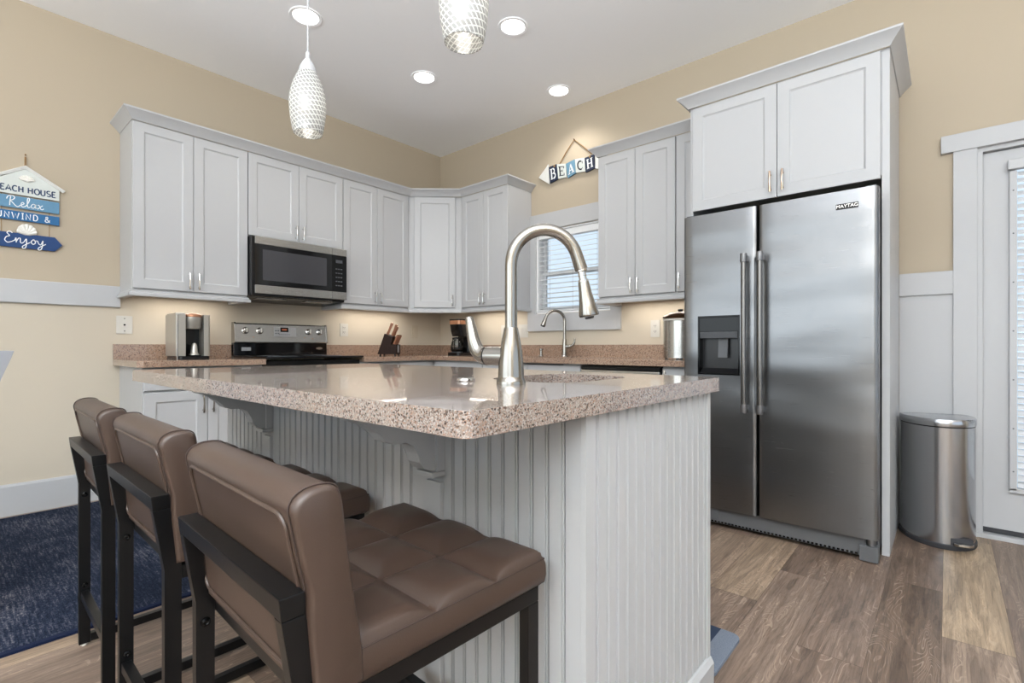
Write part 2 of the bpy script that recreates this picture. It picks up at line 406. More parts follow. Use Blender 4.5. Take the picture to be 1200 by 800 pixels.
        if parent is not None: o.parent = parent; OFF[o.name] = off
        elif loc is not None: o.location = loc
        if bevel:
            b = o.modifiers.new('bevel', 'BEVEL'); b.width = bevel; b.segments = 2; b.limit_method = 'ANGLE'; b.angle_limit = math.radians(40)
        if subsurf:
            b = o.modifiers.new('sub', 'SUBSURF'); b.levels = subsurf; b.render_levels = subsurf
        return o
def tag(o, label=None, cat=None, group=None, kind=None):
    if label: o['label'] = label
    if cat: o['category'] = cat
    if group: o['group'] = group
    if kind: o['kind'] = kind
    return o
def thing(name, label, cat, loc, group=None, rot=0):
    o = bpy.data.objects.new(name, None); COL.objects.link(o); o.location = loc; o.rotation_euler = (0, 0, rot)
    o.empty_display_size = .1
    OFF[o.name] = Vector(loc)
    return tag(o, label, cat, group)
def struct(mb, name, m, label=None, **k):
    o = mb.build(name, m, **k); o['kind'] = 'structure'
    if label: o['label'] = label
    return o
def copy_tree(o, parent=None):
    c = o.copy(); COL.objects.link(c); c.parent = parent
    for ch in list(o.children): copy_tree(ch, c)
    return c
def rrect(x0, x1, y0, y1, r, n=6):
    out = []
    for cx, cy, a0 in ((x1 - r, y1 - r, 0), (x0 + r, y1 - r, PI / 2), (x0 + r, y0 + r, PI), (x1 - r, y0 + r, 1.5 * PI)):
        for i in range(n + 1):
            a = a0 + PI / 2 * i / n; out.append((cx + r * math.cos(a), cy + r * math.sin(a)))
    return out
def bez(p, n=24):
    """Catmull-Rom through points"""
    P = [Vector(q) for q in p]; P = [P[0] * 2 - P[1]] + P + [P[-1] * 2 - P[-2]]; out = []
    segs = len(P) - 3
    for i in range(segs):
        a, b, c, d = P[i:i + 4]
        for j in range(n // segs + 1):
            t = j / (n // segs + 1)
            out.append(.5 * ((2 * b) + (c - a) * t + (2 * a - 5 * b + 4 * c - d) * t * t + (3 * b - a - 3 * c + d) * t ** 3))
    out.append(P[-2]); return out
def text_mesh(txt, size, m, name, xf, parent, depth=.0015):
    cu = bpy.data.curves.new('text', 'FONT'); cu.body = txt; cu.size = size; cu.align_x = 'CENTER'; cu.align_y = 'CENTER'; cu.extrude = depth / 2
    ob = bpy.data.objects.new('text', cu); COL.objects.link(ob)
    me = bpy.data.meshes.new_from_object(ob); bpy.data.objects.remove(ob)
    mb = MB(); mb.bm.from_mesh(me); bpy.data.meshes.remove(me)
    for v in mb.bm.verts: v.co = xf(v.co.x, v.co.z, v.co.y)
    return mb.build(name, m, parent)

# wall frames: (u along wall, d out from wall into room, z)
LW = lambda u, d, z: (u, YW - d, z)
RW = lambda u, d, z: (XW - d, u, z)

# ------------------------------------------------------------------ THE SETTING
struct(MB().box(XB - .1, XW + .6, YB - .1, YW + .1, -.1, 0), 'floor', 'floor')
# ceiling with round openings for the can lights
CANS = [(1.504, 3.033), (2.435, 2.12), (2.444, 3.035), (3.290, 2.372)]
CR = .082
holes = [[(cx + CR * math.cos(2 * PI * i / 32), cy + CR * math.sin(2 * PI * i / 32)) for i in range(32)] for cx, cy in CANS]
struct(MB().slab([(XB - .1, YB - .1), (XW + .1, YB - .1), (XW + .1, YW + .1), (XB - .1, YW + .1)], holes, ZC, ZC + .12), 'ceiling', 'ceiling')
struct(MB().box(XB - .1, XW + .1, YW, YW + .1, 0, ZC), 'wall_left', 'wall')
# right wall with window opening and door opening
def wall_with_holes(axis, t0, t1, u0, u1, holes):
    mb = MB(); us = sorted({u0, u1} | {h[0] for h in holes} | {h[1] for h in holes})
    for a, b in zip(us, us[1:]):
        zs = [(0, ZC)]
        for h in holes:
            if h[0] <= a and h[1] >= b:
                zs = [(0, h[2])] if h[2] > 0 else []
                zs.append((h[3], ZC))
        for z0, z1 in zs:
            if axis == 'x': mb.box(t0, t1, a, b, z0, z1)
            else: mb.box(a, b, t0, t1, z0, z1)
    return mb
WIN = (2.066, 2.842, 1.30, 2.05)
DOOR = (-1.05, -.118, 0.0, 2.045)
struct(wall_with_holes('x', XW, XW + .12, YB - .1, YW, [WIN, DOOR]), 'wall_right', 'wall')
struct(wall_with_holes('x', XB - .1, XB, YB, YW, [(0, 3.9, .85, 2.55), (-3.2, -.4, .85, 2.55)]), 'wall_back', 'wall')
struct(wall_with_holes('y', YB - .1, YB, XB, XW, [(-1.5, 2.7, .3, 2.4)]), 'wall_front', 'wall')

# chair rail and baseboards on the left wall
rail = [(0, 1.262), (.018, 1.262), (.02, 1.266), (.02, 1.396), (.018, 1.401), (0, 1.401)]
struct(MB().sweep([(.786, YW), (XB, YW)], rail), 'trim_1', 'trim', 'white flat chair rail board along the left wall')
base = [(0, 0), (.016, 0), (.016, .172), (.012, .186), (0, .186)]
struct(MB().sweep([(.786, YW), (XB, YW)], base), 'baseboard_left', 'trim')
# right wall wainscot between fridge panel and door casing
mb = MB(); mb.box(XW - .006, XW, -.023, .206, 0, 1.29); struct(mb, 'trim_2', 'trim', 'white flat wainscot panel beside the fridge panel')
mb = MB(); mb.box(XW - .02, XW - .0062, -.023, .206, 1.285, 1.41, .002); struct(mb, 'trim_3', 'trim', 'white top rail of the wainscot')
struct(MB().box(XW - .022, XW - .0064, -.023, .206, 0, .186, .002), 'baseboard_right', 'trim')

# window 1 (over the perimeter sink)
def window():
    r = thing('window_1', 'white trimmed sash window between the wall cabinets', None, (XW, 2.454, 1.14)); r['kind'] = 'structure'
    y0, y1, z0, z1 = WIN
    mb = MB(RW)
    mb.box(y0 - .092, y0, -.005, .02, z0 - .005, z1 + .005, .0015)
    mb.box(y1, y1 + .092, -.005, .02, z0 - .005, z1 + .005, .0015)
    mb.box(y0 - .092, y1 + .092, -.005, .022, z0 - .16, z0 - .005, .0015)     # apron
    mb.box(y0 - .092, y1 + .092, -.005, .022, z1 + .005, z1 + .15, .0015)     # head
    mb.build('window_casing', 'trim', r)
    mb = MB(RW)   # jambs
    mb.box(y0 - .001, y0 + .012, -.12, 0, z0, z1); mb.box(y1 - .012, y1 + .001, -.12, 0, z0, z1)
    mb.box(y0, y1, -.12, 0, z1 - .012, z1 + .001); mb.box(y0, y1, -.12, 0, z0 - .001, z0 + .012)
    mb.build('window_jamb', 'sash', r)
    mb = MB(RW); zm = (z0 + z1) / 2 - .01
    for a, b, c, d, dd in ((z0 + .012, zm + .02, 0, 0, -.085), (zm - .02, z1 - .012, 0, 0, -.105)):
        mb.box(y0 + .012, y0 + .05, dd - .01, dd + .01, a, b); mb.box(y1 - .05, y1 - .012, dd - .01, dd + .01, a, b)
        mb.box(y0 + .05, y1 - .05, dd - .01, dd + .01, a, a + .038); mb.box(y0 + .05, y1 - .05, dd - .01, dd + .01, b - .038, b)
    mb.build('window_sash', 'sash', r)
    MB(RW).box(y0 + .04, y1 - .04, -.096, -.094, z0 + .03, z1 - .03).build('window_glass', 'glass', r)
    b = thing('window_blind', 'white horizontal slat blind hanging in the window, slats open', 'blind', (XW + .03, 2.454, 1.32))
    MB(RW).box(y0 + .016, y1 - .016, -.065, -.01, z1 - .07, z1 - .014, .003).build('headrail', 'sash', b)
    mb = MB(RW); z = z1 - .095
    while z > z0 + .05:
        A = [(y, d, zz) for y in (y0 + .02, y1 - .02) for d, zz in ((-.064, z + .006), (-.014, z - .008))]
        vs = [mb.v((p[0], p[1], p[2] + t)) for t in (0, .003) for p in A]
        for q in ((0, 1, 3, 2), (4, 6, 7, 5), (0, 4, 5, 1), (2, 3, 7, 6), (0, 2, 6, 4), (1, 5, 7, 3)): mb.bm.faces.new([vs[i] for i in q])
        z -= .043
    mb.build('slats', 'blind', b)
    MB(RW).box(y0 + .02, y1 - .02, -.064, -.014, z0 + .018, z0 + .034, .003).build('bottom_rail', 'blind', b)
    mb = MB(RW)
    for yy in (y0 + .14, (y0 + y1) / 2, y1 - .14): mb.box(yy - .0012, yy + .0012, -.0135, -.0115, z0 + .03, z1 - .06)
    mb.build('ladder_cord', 'trim', b)
window()

def door_1():
    r = thing('door_1', 'white exterior door with white casing at the right edge', None, (XW, -.58, 0)); r['kind'] = 'structure'
    y1 = DOOR[1]; y0 = DOOR[0]; zt = DOOR[3]
    mb = MB(RW)
    mb.box(y1, y1 + .095, -.005, .02, 0, zt, .0015); mb.box(y0 - .095, y0, -.005, .02, 0, zt, .0015)
    mb.box(y0 - .145, y1 + .145, -.005, .028, zt, zt + .092, .0015)
    mb.build('door_casing', 'trim', r)
    mb = MB(RW); mb.box(y1 - .022, y1 + .001, -.12, 0, 0, zt - .0225); mb.box(y0 - .001, y0 + .022, -.12, 0, 0, zt - .0225); mb.box(y0 - .001, y1 + .001, -.12, 0, zt - .022, zt + .001)
    mb.box(y0 + .0225, y1 - .0225, -.10, -.08, zt - .04, zt - .0225); mb.box(y1 - .04, y1 - .0225, -.10, -.08, .03, zt - .0405)
    mb.build('door_jamb', 'trim', r)
    mb = MB(RW); a, b = y0 + .024, y1 - .024; zb, ztt = .05, zt - .026; gl = .12
    d0, d1 = -.075, -.032
    mb.box(b - gl, b, d0, d1, zb, ztt); mb.box(a, a + gl, d0, d1, zb, ztt); mb.box(a + gl, b - gl, d0, d1, zb, .27); mb.box(a + gl, b - gl, d0, d1, 1.93, ztt)
    mb.build('door_slab', 'trim', r)
    MB(RW).box(a + gl - .01, b - gl + .01, -.056, -.052, .26, 1.94).build('door_glass', 'glass', r)
    MB(RW).box(a, b, -.08, -.03, .026, .05).build('door_sweep', 'rubber', r)
    MB(RW).box(y0, y1, -.12, .012, 0, .022, .002).build('threshold', 'trim', r)
    # blind mounted on the door
    t = thing('door_blind', 'white slatted blind in a frame fixed to the exterior door', 'blind', (XW + .02, -.58, .25))
    b2 = b - gl + .022; a2 = a + gl - .022
    mb = MB(RW); mb.box(b2 - .028, b2, -.031, -.012, .262, 1.90, .003); mb.box(a2, a2 + .028, -.031, -.012, .262, 1.90, .003)
    mb.box(a2, b2, -.031, -.012, .25, .275, .003)
    mb.build('blind_frame', 'trim', t)
    MB(RW).box(a2 - .004, b2 + .006, -.031, .012, 1.905, 1.955, .004).build('headrail', 'trim', t)
    mb = MB(RW); z = 1.88
    while z > .29:
        vs = [mb.v((y, d, zz + q)) for q in (0, .0025) for y in (a2 + .03, b2 - .03) for d, zz in ((-.030, z + .012), (-.006, z - .012))]
        for q in ((0, 1, 3, 2), (4, 6, 7, 5), (0, 4, 5, 1), (2, 3, 7, 6), (0, 2, 6, 4), (1, 5, 7, 3)): mb.bm.faces.new([vs[i] for i in q])
        z -= .033
    mb.build('slats', 'blind', t)
    for zz in (1.8, 1.58, 1.33, 1.08, .83, .58, .36): MB(RW).box(b2 - .017, b2 - .011, -.012, -.0105, zz - .003, zz + .003, .001).build('screw_cap', 'greypl', t)
door_1()

# ------------------------------------------------------------------ can lights
for i, (cx, cy) in enumerate(CANS):
    lab = ['round recessed ceiling light above the left cabinets, behind the small hanging pendant cord', 'round recessed ceiling light right of the big pendant, nearest to it',
           'round recessed ceiling light left of the pendant, in the middle of the ceiling', 'round recessed ceiling light closest to the right wall above the arrow sign'][i]
    t = thing('recessed_light', lab, 'ceiling light', (cx, cy, ZC), 'recessed ceiling lights')
    MB().lathe((cx, cy, ZC), [(.076, .03), (.076, 0), (.078, -.005), (.095, -.007), (.098, -.003), (.098, -.0005), (.0825, -.0005), (.0815, .0005), (.0815, .03)]).build('trim_ring', 'ceiling', t, smooth=True)
    MB().lathe((cx, cy, ZC), [(0, .012), (.05, .014), (.075, .02), (.0755, .026), (0, .026)]).build('lens', 'lamp', t, smooth=True)
    d = bpy.data.lights.new('can_light', 'SPOT'); d.energy = CAN_POWER; d.color = (1, .955, .89); d.spot_size = math.radians(125); d.spot_blend = .6; d.shadow_soft_size = .07; d.specular_factor = 0.0
    o = bpy.data.objects.new('can_light', d); COL.objects.link(o); o.location = (cx, cy, ZC - .02)

# ------------------------------------------------------------------ pendants
def pendant(x, y, lab):
    z0 = 1.883
    t = thing('pendant_lamp', lab, 'pendant lamp', (x, y, z0), 'pendants over the island')
    zt = z0 + .28
    prof = [(.056, 0), (.063, .03), (.070, .08), (.0725, .127), (.0695, .16), (.060, .20), (.047, .232), (.034, .256)]
    inn = [(r - .0035, h) for r, h in prof]
    fine = lambda P: [(q.x, q.y) for q in bez([(a, b, 0) for a, b in P], 32)]
    MB().lathe((x, y, z0), fine(prof) + fine(inn)[::-1] + [(prof[0][0], 0)], 64).build('lamp_shade', 'shade', t, smooth=True, angle=60)
    MB().lathe((x, y, z0), [(.036, .249), (.037, .254), (.030, .278), (.021, .296), (.012, .308), (.009, .312), (.009, .335), (.005, .34), (0, .34)]).build('lamp_cap', 'trim', t, smooth=True)
    MB().tube([(x, y, z0 + .338), (x, y, ZC - .012)], .0032, 8).build('cord', 'trim', t, smooth=True)
    MB().lathe((x, y, ZC), [(0, 0), (.06, 0), (.06, -.008), (.045, -.018), (.01, -.022), (0, -.022)]).build('canopy', 'trim', t, smooth=True)
    MB().lathe((x, y, z0 + .14), [(0, 0), (.012, .004), (.024, .024), (.026, .044), (.018, .07), (.013, .085), (0, .085)])  .build('bulb', 'bulb', t, smooth=True)
    d = bpy.data.lights.new('pendant_light', 'POINT'); d.energy = PENDANT_POWER; d.color = (1, .95, .87); d.shadow_soft_size = .03
    o = bpy.data.objects.new('pendant_light', d); COL.objects.link(o); o.location = (x, y, z0 + .10)
pendant(1.0, 2.0, 'woven white glass pendant lamp hanging on a long cord, seen whole at the left')
pendant(1.0, 1.06, 'woven white glass pendant lamp cut off by the top of the picture')

# ------------------------------------------------------------------ cabinets
def add_door(mb, u0, u1, z0, z1, d0, fr=.058, t=.02, drawer=False):
    def L(i, d): return [(u0 + i, d, z0 + i), (u1 - i, d, z0 + i), (u1 - i, d, z1 - i), (u0 + i, d, z1 - i)]
    if drawer: mb.loops([L(0, d0), L(0, d0 + t - .002), L(.002, d0 + t)])
    else: mb.loops([L(0, d0), L(0, d0 + t - .002), L(.002, d0 + t), L(fr, d0 + t), L(fr + .003, d0 + t - .004), L(fr + .009, d0 + t - .0075), L(fr + .011, d0 + t - .0075)])
def add_pull(mb, u, z0, z1, d0, horiz=False):
    h = .026; L = z1 - z0
    if horiz: P = [(u - L / 2, d0, z0), (u - L / 2 + .004, d0 + h * .8, z0), (u - L / 2 + .018, d0 + h, z0), (u, d0 + h * 1.05, z0), (u + L / 2 - .018, d0 + h, z0), (u + L / 2 - .004, d0 + h * .8, z0), (u + L / 2, d0, z0)]
    else: P = [(u, d0, z0 + .018), (u, d0 + h * .7, z0 + .016), (u, d0 + h, z0 + .004), (u, d0 + h, z0), ]
    if horiz:
        mb.tube(P, .0045, 8)
    else:
        mb.tube([(u, d0, z0 + .016), (u, d0 + h, z0 + .016)], .0042, 8); mb.tube([(u, d0, z1 - .016), (u, d0 + h, z1 - .016)], .0042, 8)
        mb.tube([(u, d0 + h - .002, z0), (u, d0 + h, z0 + .014), (u, d0 + h + .005, (z0 + z1) / 2), (u, d0 + h, z1 - .014), (u, d0 + h - .002, z1)], [.0055, .0062, .0042, .0062, .0055], 8)
def cabinet(name, label, xf, u0, u1, dep, z0, z1, doors, base_z=None, drawers=(), body=None, loc=None, group=None, cat='cabinet', handle='chrome', toe=False):
    """doors: (u0,u1,z0,z1,pull_u or None,pull_z0,pull_z1)"""
    c = xf((u0 + u1) / 2, dep / 2, z0)
    t = thing(name, label, cat, c, group)
    mb = MB(xf)
    if body: body(mb)
    elif toe:
        mb.box(u0, u1, .001, dep, z0 + .1, z1); mb.box(u0, u1, .001, dep - .07, z0, z0 + .1)
    else: mb.box(u0, u1, .001, dep, z0, z1)
    mb.build('cabinet_body', 'cab', t)
    for d in doors:
        mb = MB(xf); add_door(mb, d[0], d[1], d[2], d[3], dep + .0005); dd = mb.build('door', 'cab', t)
        if d[4] is not None:
            mb = MB(xf); add_pull(mb, d[4], d[5], d[6], dep + .0195); mb.build('handle', handle, dd, smooth=True)
    for d in drawers:
        mb = MB(xf); add_door(mb, d[0], d[1], d[2], d[3], dep + .0005, drawer=True); dd = mb.build('drawer', 'cab', t)
        if d[4] is not None:
            mb = MB(xf); add_pull(mb, d[4], d[5], d[5] + .11, dep + .0195, True); mb.build('handle', handle, dd, smooth=True)
    return t
ZB, ZT = 1.372, 2.425
g = .0015
UG = 'white wall cabinets'
cabinet('wall_cabinet', 'white two-door wall cabinet at the far left, above the pod coffee machine', LW, .787, 1.474, .31, ZB - .012, ZT + .01,
        [(.787 + .003, 1.126 - g, ZB, ZT, 1.126 - .028, 1.385, 1.495), (1.126 + g, 1.474 - .002, ZB, ZT, 1.126 + .028, 1.385, 1.495)], group=UG)
cabinet('wall_cabinet', 'short white two-door wall cabinet above the microwave', LW, 1.476, 2.236, .31, 1.815, ZT + .01,
        [(1.478, 1.856 - g, 1.822, ZT, 1.856 - .028, 1.835, 1.945), (1.856 + g, 2.234, 1.822, ZT, 1.856 + .028, 1.835, 1.945)], group=UG)
cabinet('wall_cabinet', 'white two-door wall cabinet between the microwave and the angled corner cabinet', LW, 2.238, 2.92, .31, ZB - .012, ZT + .01,
        [(2.241, 2.575 - g, ZB, ZT, 2.575 - .028, 1.385, 1.495), (2.575 + g, 2.917, ZB, ZT, 2.575 + .028, 1.385, 1.495)], group=UG)
# angled corner cabinet
A = Vector((2.926, YW - .31)); B = Vector((XW - .31, 3.515)); dv = (B - A).normalized(); nv = Vector((-dv.y, dv.x)) * -1
Lc = (B - A).length
def CF(u, d, z): p = A + dv * u + nv * d; return (p.x, p.y, z)
tcb = thing('wall_cabinet', 'angled single-door white wall cabinet in the corner of the room', 'cabinet', (3.3, 3.9, ZB), UG)
MB().prism([(A.x, YW - .001), (A.x, A.y), (B.x, B.y), (XW - .001, B.y), (XW - .001, YW - .001)], ZB - .012, ZT + .01).build('cabinet_body', 'cab', tcb)
mb = MB(CF); add_door(mb, .06, Lc - .06, ZB, ZT, .0005); dd = mb.build('door', 'cab', tcb)
mb = MB(CF); add_pull(mb, Lc - .088, 1.385, 1.495, .0195); mb.build('handle', 'chrome', dd, smooth=True)
cabinet('wall_cabinet', 'white two-door wall cabinet between the corner cabinet and the window', RW, 2.905, 3.513, .31, ZB - .012, ZT + .01,
        [(2.908, 3.209 - g, ZB, ZT, 3.209 - .026, 1.385, 1.495), (3.209 + g, 3.495, ZB, ZT, 3.209 + .026, 1.385, 1.495)], group=UG)
cabinet('wall_cabinet', 'white two-door wall cabinet right of the window', RW, 1.386, 1.992, .31, ZB - .012, ZT + .01,
        [(1.389, 1.686 - g, ZB, ZT, 1.686 - .026, 1.385, 1.495), (1.686 + g, 1.989, ZB, ZT, 1.686 + .026, 1.385, 1.495)], group=UG)
cabinet('wall_cabinet', 'narrow white wall cabinet squeezed against the fridge cabinet', RW, 1.168, 1.384, .31, ZB - .012, ZT + .01,
        [(1.171, 1.381, ZB, ZT, 1.357, 1.385, 1.495)], group=UG)
# fridge surround cabinet
def fbody(mb):
    mb.box(.238, 1.148, .001, .60, 1.87, ZT + .002); mb.box(.238, 1.148, .60, .628, 1.822, ZT + .002)
fc = cabinet('fridge_cabinet', 'deep white two-door cabinet above the stainless fridge with full-height side panel', RW, .207, 1.165, .628, 1.80, ZT,
             [(.241, .69 - g, 1.804, 2.415, .69 - .03, 1.832, 1.942), (.69 + g, 1.146, 1.804, 2.415, .69 + .03, 1.832, 1.942)], body=fbody, handle='brass')
OFF[fc.name] = fc.location.copy()
MB(RW).box(.207, .2375, .022, .630, 0, ZT + .002, .001).build('side_panel', 'cab', fc)
MB(RW).box(1.1485, 1.1665, .001, .630, .0, ZT + .002, .001).build('side_panel', 'cab', fc)

# crown moulding and light rails
def crown(path, lab, z, side):
    pr = [(-.001, z), (.004, z), (.008, z + .008), (.030, z + .032), (.048, z + .048), (.054, z + .052), (.054, z + .062), (-.001, z + .062)]
    return tag(MB().sweep(path, pr, side).build('crown_moulding', 'cab', smooth=True, angle=30), lab, 'moulding')
crown([(.787, YW - .001), (.787, YW - .335), (2.934, YW - .335), (XW - .335, 3.49), (XW - .335, 2.905), (XW - .001, 2.905)], 'white crown moulding running over the left wall, corner and window-side cabinets', 2.428, -1)
crown([(XW - .001, 1.992), (XW - .335, 1.992), (XW - .335, 1.1675)], 'white crown moulding on the cabinets right of the window', 2.428, -1)
crown([(XW - .395, 1.167), (XW - .652, 1.167), (XW - .652, .206), (XW - .001, .206)], 'white crown moulding on top of the fridge cabinet', 2.420, -1)
def lrail(path, lab, side=-1):
    z = ZB - .050
    pr = [(-.02, z), (.018, z), (.020, z + .006), (.020, z + .020), (.010, z + .024), (.010, z + .034), (.004, z + .038), (-.02, z + .038)]
    return tag(MB().sweep(path, pr, side).build('light_rail', 'cab'), lab, 'moulding')
lrail([(.787, YW - .001), (.787, YW - .315), (1.474, YW - .315), (1.474, YW - .001)], 'stepped white light rail under the far left wall cabinet')
lrail([(2.238, YW - .001), (2.238, YW - .315), (2.926, YW - .315), (XW - .315, 3.506), (XW - .315, 2.905), (XW - .001, 2.905)], 'stepped white light rail under the corner run of wall cabinets')
lrail([(XW - .001, 1.992), (XW - .315, 1.992), (XW - .315, 1.17)], 'stepped white light rail under the cabinets right of the window')

# slim lamps under the wall cabinets
def under_light(p, q, lab):
    P, Q = Vector(p), Vector(q); c = (P + Q) / 2; L = (Q - P).length; a = math.atan2(Q.y - P.y, Q.x - P.x)
    t = thing('under_cabinet_light', lab, 'lamp', (c.x, c.y, 1.3445)); t.rotation_euler = (0, 0, a)
    MB().box(-L / 2, L / 2, -.018, .018, .003, .0145, .002).build('housing', 'trim', t, local=True)
    MB().box(-L / 2 + .01, L / 2 - .01, -.013, .013, .0, .0029).build('diffuser', 'softlamp', t, local=True)
    d = bpy.data.lights.new('strip_light', 'AREA'); d.shape = 'RECTANGLE'; d.size = L - .03; d.size_y = .03; d.energy = UNDER_POWER * L; d.color = (1, .92, .82)
    o = bpy.data.objects.new('strip_light', d); COL.objects.link(o); o.location = (c.x, c.y, 1.341); o.rotation_euler = (0, 0, a)
M['softlamp'] = emis('strip_lens', (1, .88, .72, 1), 1.5)
under_light((.90, 4.05), (1.38, 4.05), 'slim strip light under the far left wall cabinet')
under_light((2.36, 4.05), (3.05, 4.05), 'slim strip light under the wall cabinets right of the microwave')
under_light((3.47, 3.60), (3.47, 3.00), 'slim strip light under the wall cabinet left of the window')
under_light((3.47, 1.90), (3.47, 1.35), 'slim strip light under the wall cabinets right of the window')

# base cabinets
BZ0, BZ1 = 0, .874; DT = .862
BG = 'white base cabinets'
cabinet('base_cabinet', 'white base cabinet with drawer and two doors at the left end of the counter', LW, .785, 1.47, .58, 0, BZ1,
        [(.789, 1.126 - g, .115, .722, 1.126 - .028, .58, .70), (1.126 + g, 1.466, .115, .722, 1.126 + .028, .58, .70)],
        drawers=[(.789, 1.466, .735, DT, None, 0)], group=BG, toe=True, handle='nickel')
cabinet('base_cabinet', 'white base cabinet just right of the range', LW, 2.243, 2.98, .58, 0, BZ1,
        [(2.247, 2.61, .115, .722, 2.58, .58, .70), (2.613, 2.976, .115, .722, 2.64, .58, .70)],
        drawers=[(2.247, 2.61, .735, DT, 2.43, .80), (2.613, 2.976, .735, DT, 2.79, .80)], group=BG, toe=True, handle='nickel')
tb = thing('base_cabinet', 'white base cabinet turning the corner of the counter', 'cabinet', (3.3, 3.5, 0), BG)
MB().prism([(2.982, YW - .001), (2.982, 3.604), (3.018, 3.604), (3.018, 2.952), (XW - .001, 2.952), (XW - .001, YW - .001)], .1, BZ1).build('cabinet_body', 'cab', tb)
MB().box(3.1, XW - .001, 2.952, YW - .001, 0, .1).build('toe_kick', 'cab', tb)
mb = MB(RW); add_door(mb, 2.957, 3.57, .115, .722, .5805); mb.build('door', 'cab', tb)
mb = MB(RW); add_door(mb, 2.957, 3.57, .735, DT, .5805, drawer=True); mb.build('drawer', 'cab', tb)
def sbody(mb):
    mb.box(1.975, 2.95, .001, .58, .1, .60); mb.box(1.975, 2.95, .001, .51, 0, .1)
    mb.box(1.975, 2.95, .562, .58, .60, BZ1); mb.box(1.975, 2.95, .001, .018, .60, BZ1); mb.box(1.975, 1.993, .018, .562, .60, BZ1); mb.box(2.932, 2.95, .018, .562, .60, BZ1)
cabinet('base_cabinet', 'white sink base cabinet under the window, left of the dishwasher', RW, 1.975, 2.95, .58, 0, BZ1,
        [(1.978, 2.46, .115, .722, 2.43, .58, .70), (2.463, 2.947, .115, .722, 2.49, .58, .70)], drawers=[(1.978, 2.46, .735, DT, None, 0), (2.463, 2.947, .735, DT, None, 0)], body=sbody, group=BG, handle='nickel')
cabinet('base_cabinet', 'narrow white base cabinet between dishwasher and fridge', RW, 1.17, 1.36, .58, 0, BZ1,
        [(1.173, 1.357, .115, DT, 1.335, .74, .85)], group=BG, toe=True, handle='nickel')

# ------------------------------------------------------------------ countertops
def counter(mbf, lab, name='countertop', m='stone2', loc=None):
    o = mbf.build(name, m, bevel=.003, loc=loc); return tag(o, lab, 'countertop')
CZ0, CZ1 = .876, .915
c1 = counter(MB().slab([(.748, YW - .001), (.748, 3.56), (.775, 3.534), (1.472, 3.534), (1.472, YW - .001)], [], CZ0, CZ1), 'speckled tan stone countertop left of the range')
MB(LW).box(.748, 1.472, .001, .02, CZ1 + .0002, 1.016, .001).build('backsplash', 'stone2', c1)
shole = rrect(3.02, 3.40, 2.10, 2.82, .06)
c2 = counter(MB().slab([(2.240, YW - .001), (2.240, 3.534), (2.948, 3.534), (2.948, 1.1675), (XW - .001, 1.1675), (XW - .001, YW - .001)], [shole], CZ0, CZ1), 'speckled tan stone countertop wrapping the corner under the window')
MB(LW).box(2.240, XW - .021, .001, .02, CZ1 + .0002, 1.016, .001).build('backsplash', 'stone2', c2)
MB(RW).box(1.1675, YW - .0005, .001, .02, CZ1 + .0002, 1.016, .001).build('backsplash', 'stone2', c2)
def basin(x0, x1, y0, y1, r, ztop, depth, lab):
    t = thing('sink', lab, 'sink', ((x0 + x1) / 2, (y0 + y1) / 2, ztop - depth))
    def ring(i, z, rr): return [(p[0], p[1], z) for p in rrect(x0 + i, x1 - i, y0 + i, y1 - i, rr)]
    MB().loops([ring(-.015, ztop - .0005, r + .015), ring(.004, ztop - .0005, r - .004), ring(.008, ztop - .02, r - .006), ring(.012, ztop - depth + .03, r), ring(.035, ztop - depth + .004, r), ring(.035, ztop - depth, r), ring(.008, ztop - depth + .01, r), ring(0, ztop - .04, r), ring(-.015, ztop - .006, r + .015)], cap0=False, cap1=False).build('basin', 'steel2', t, smooth=True)
    mb = MB(); mb.loops([ring(.035, ztop - depth, r), ring(.035, ztop - depth + .004, r)]); mb.build('basin_floor', 'steel2', t)
    MB().lathe(((x0 + x1) / 2, (y0 + y1) / 2, ztop - depth + .004), [(0, .001), (.03, .001), (.042, .003), (.045, 0)]).build('drain', 'chrome', t, smooth=True)
basin(3.025, 3.395, 2.105, 2.815, .055, CZ0, .2, 'stainless undermount sink below the window, hidden behind the island')

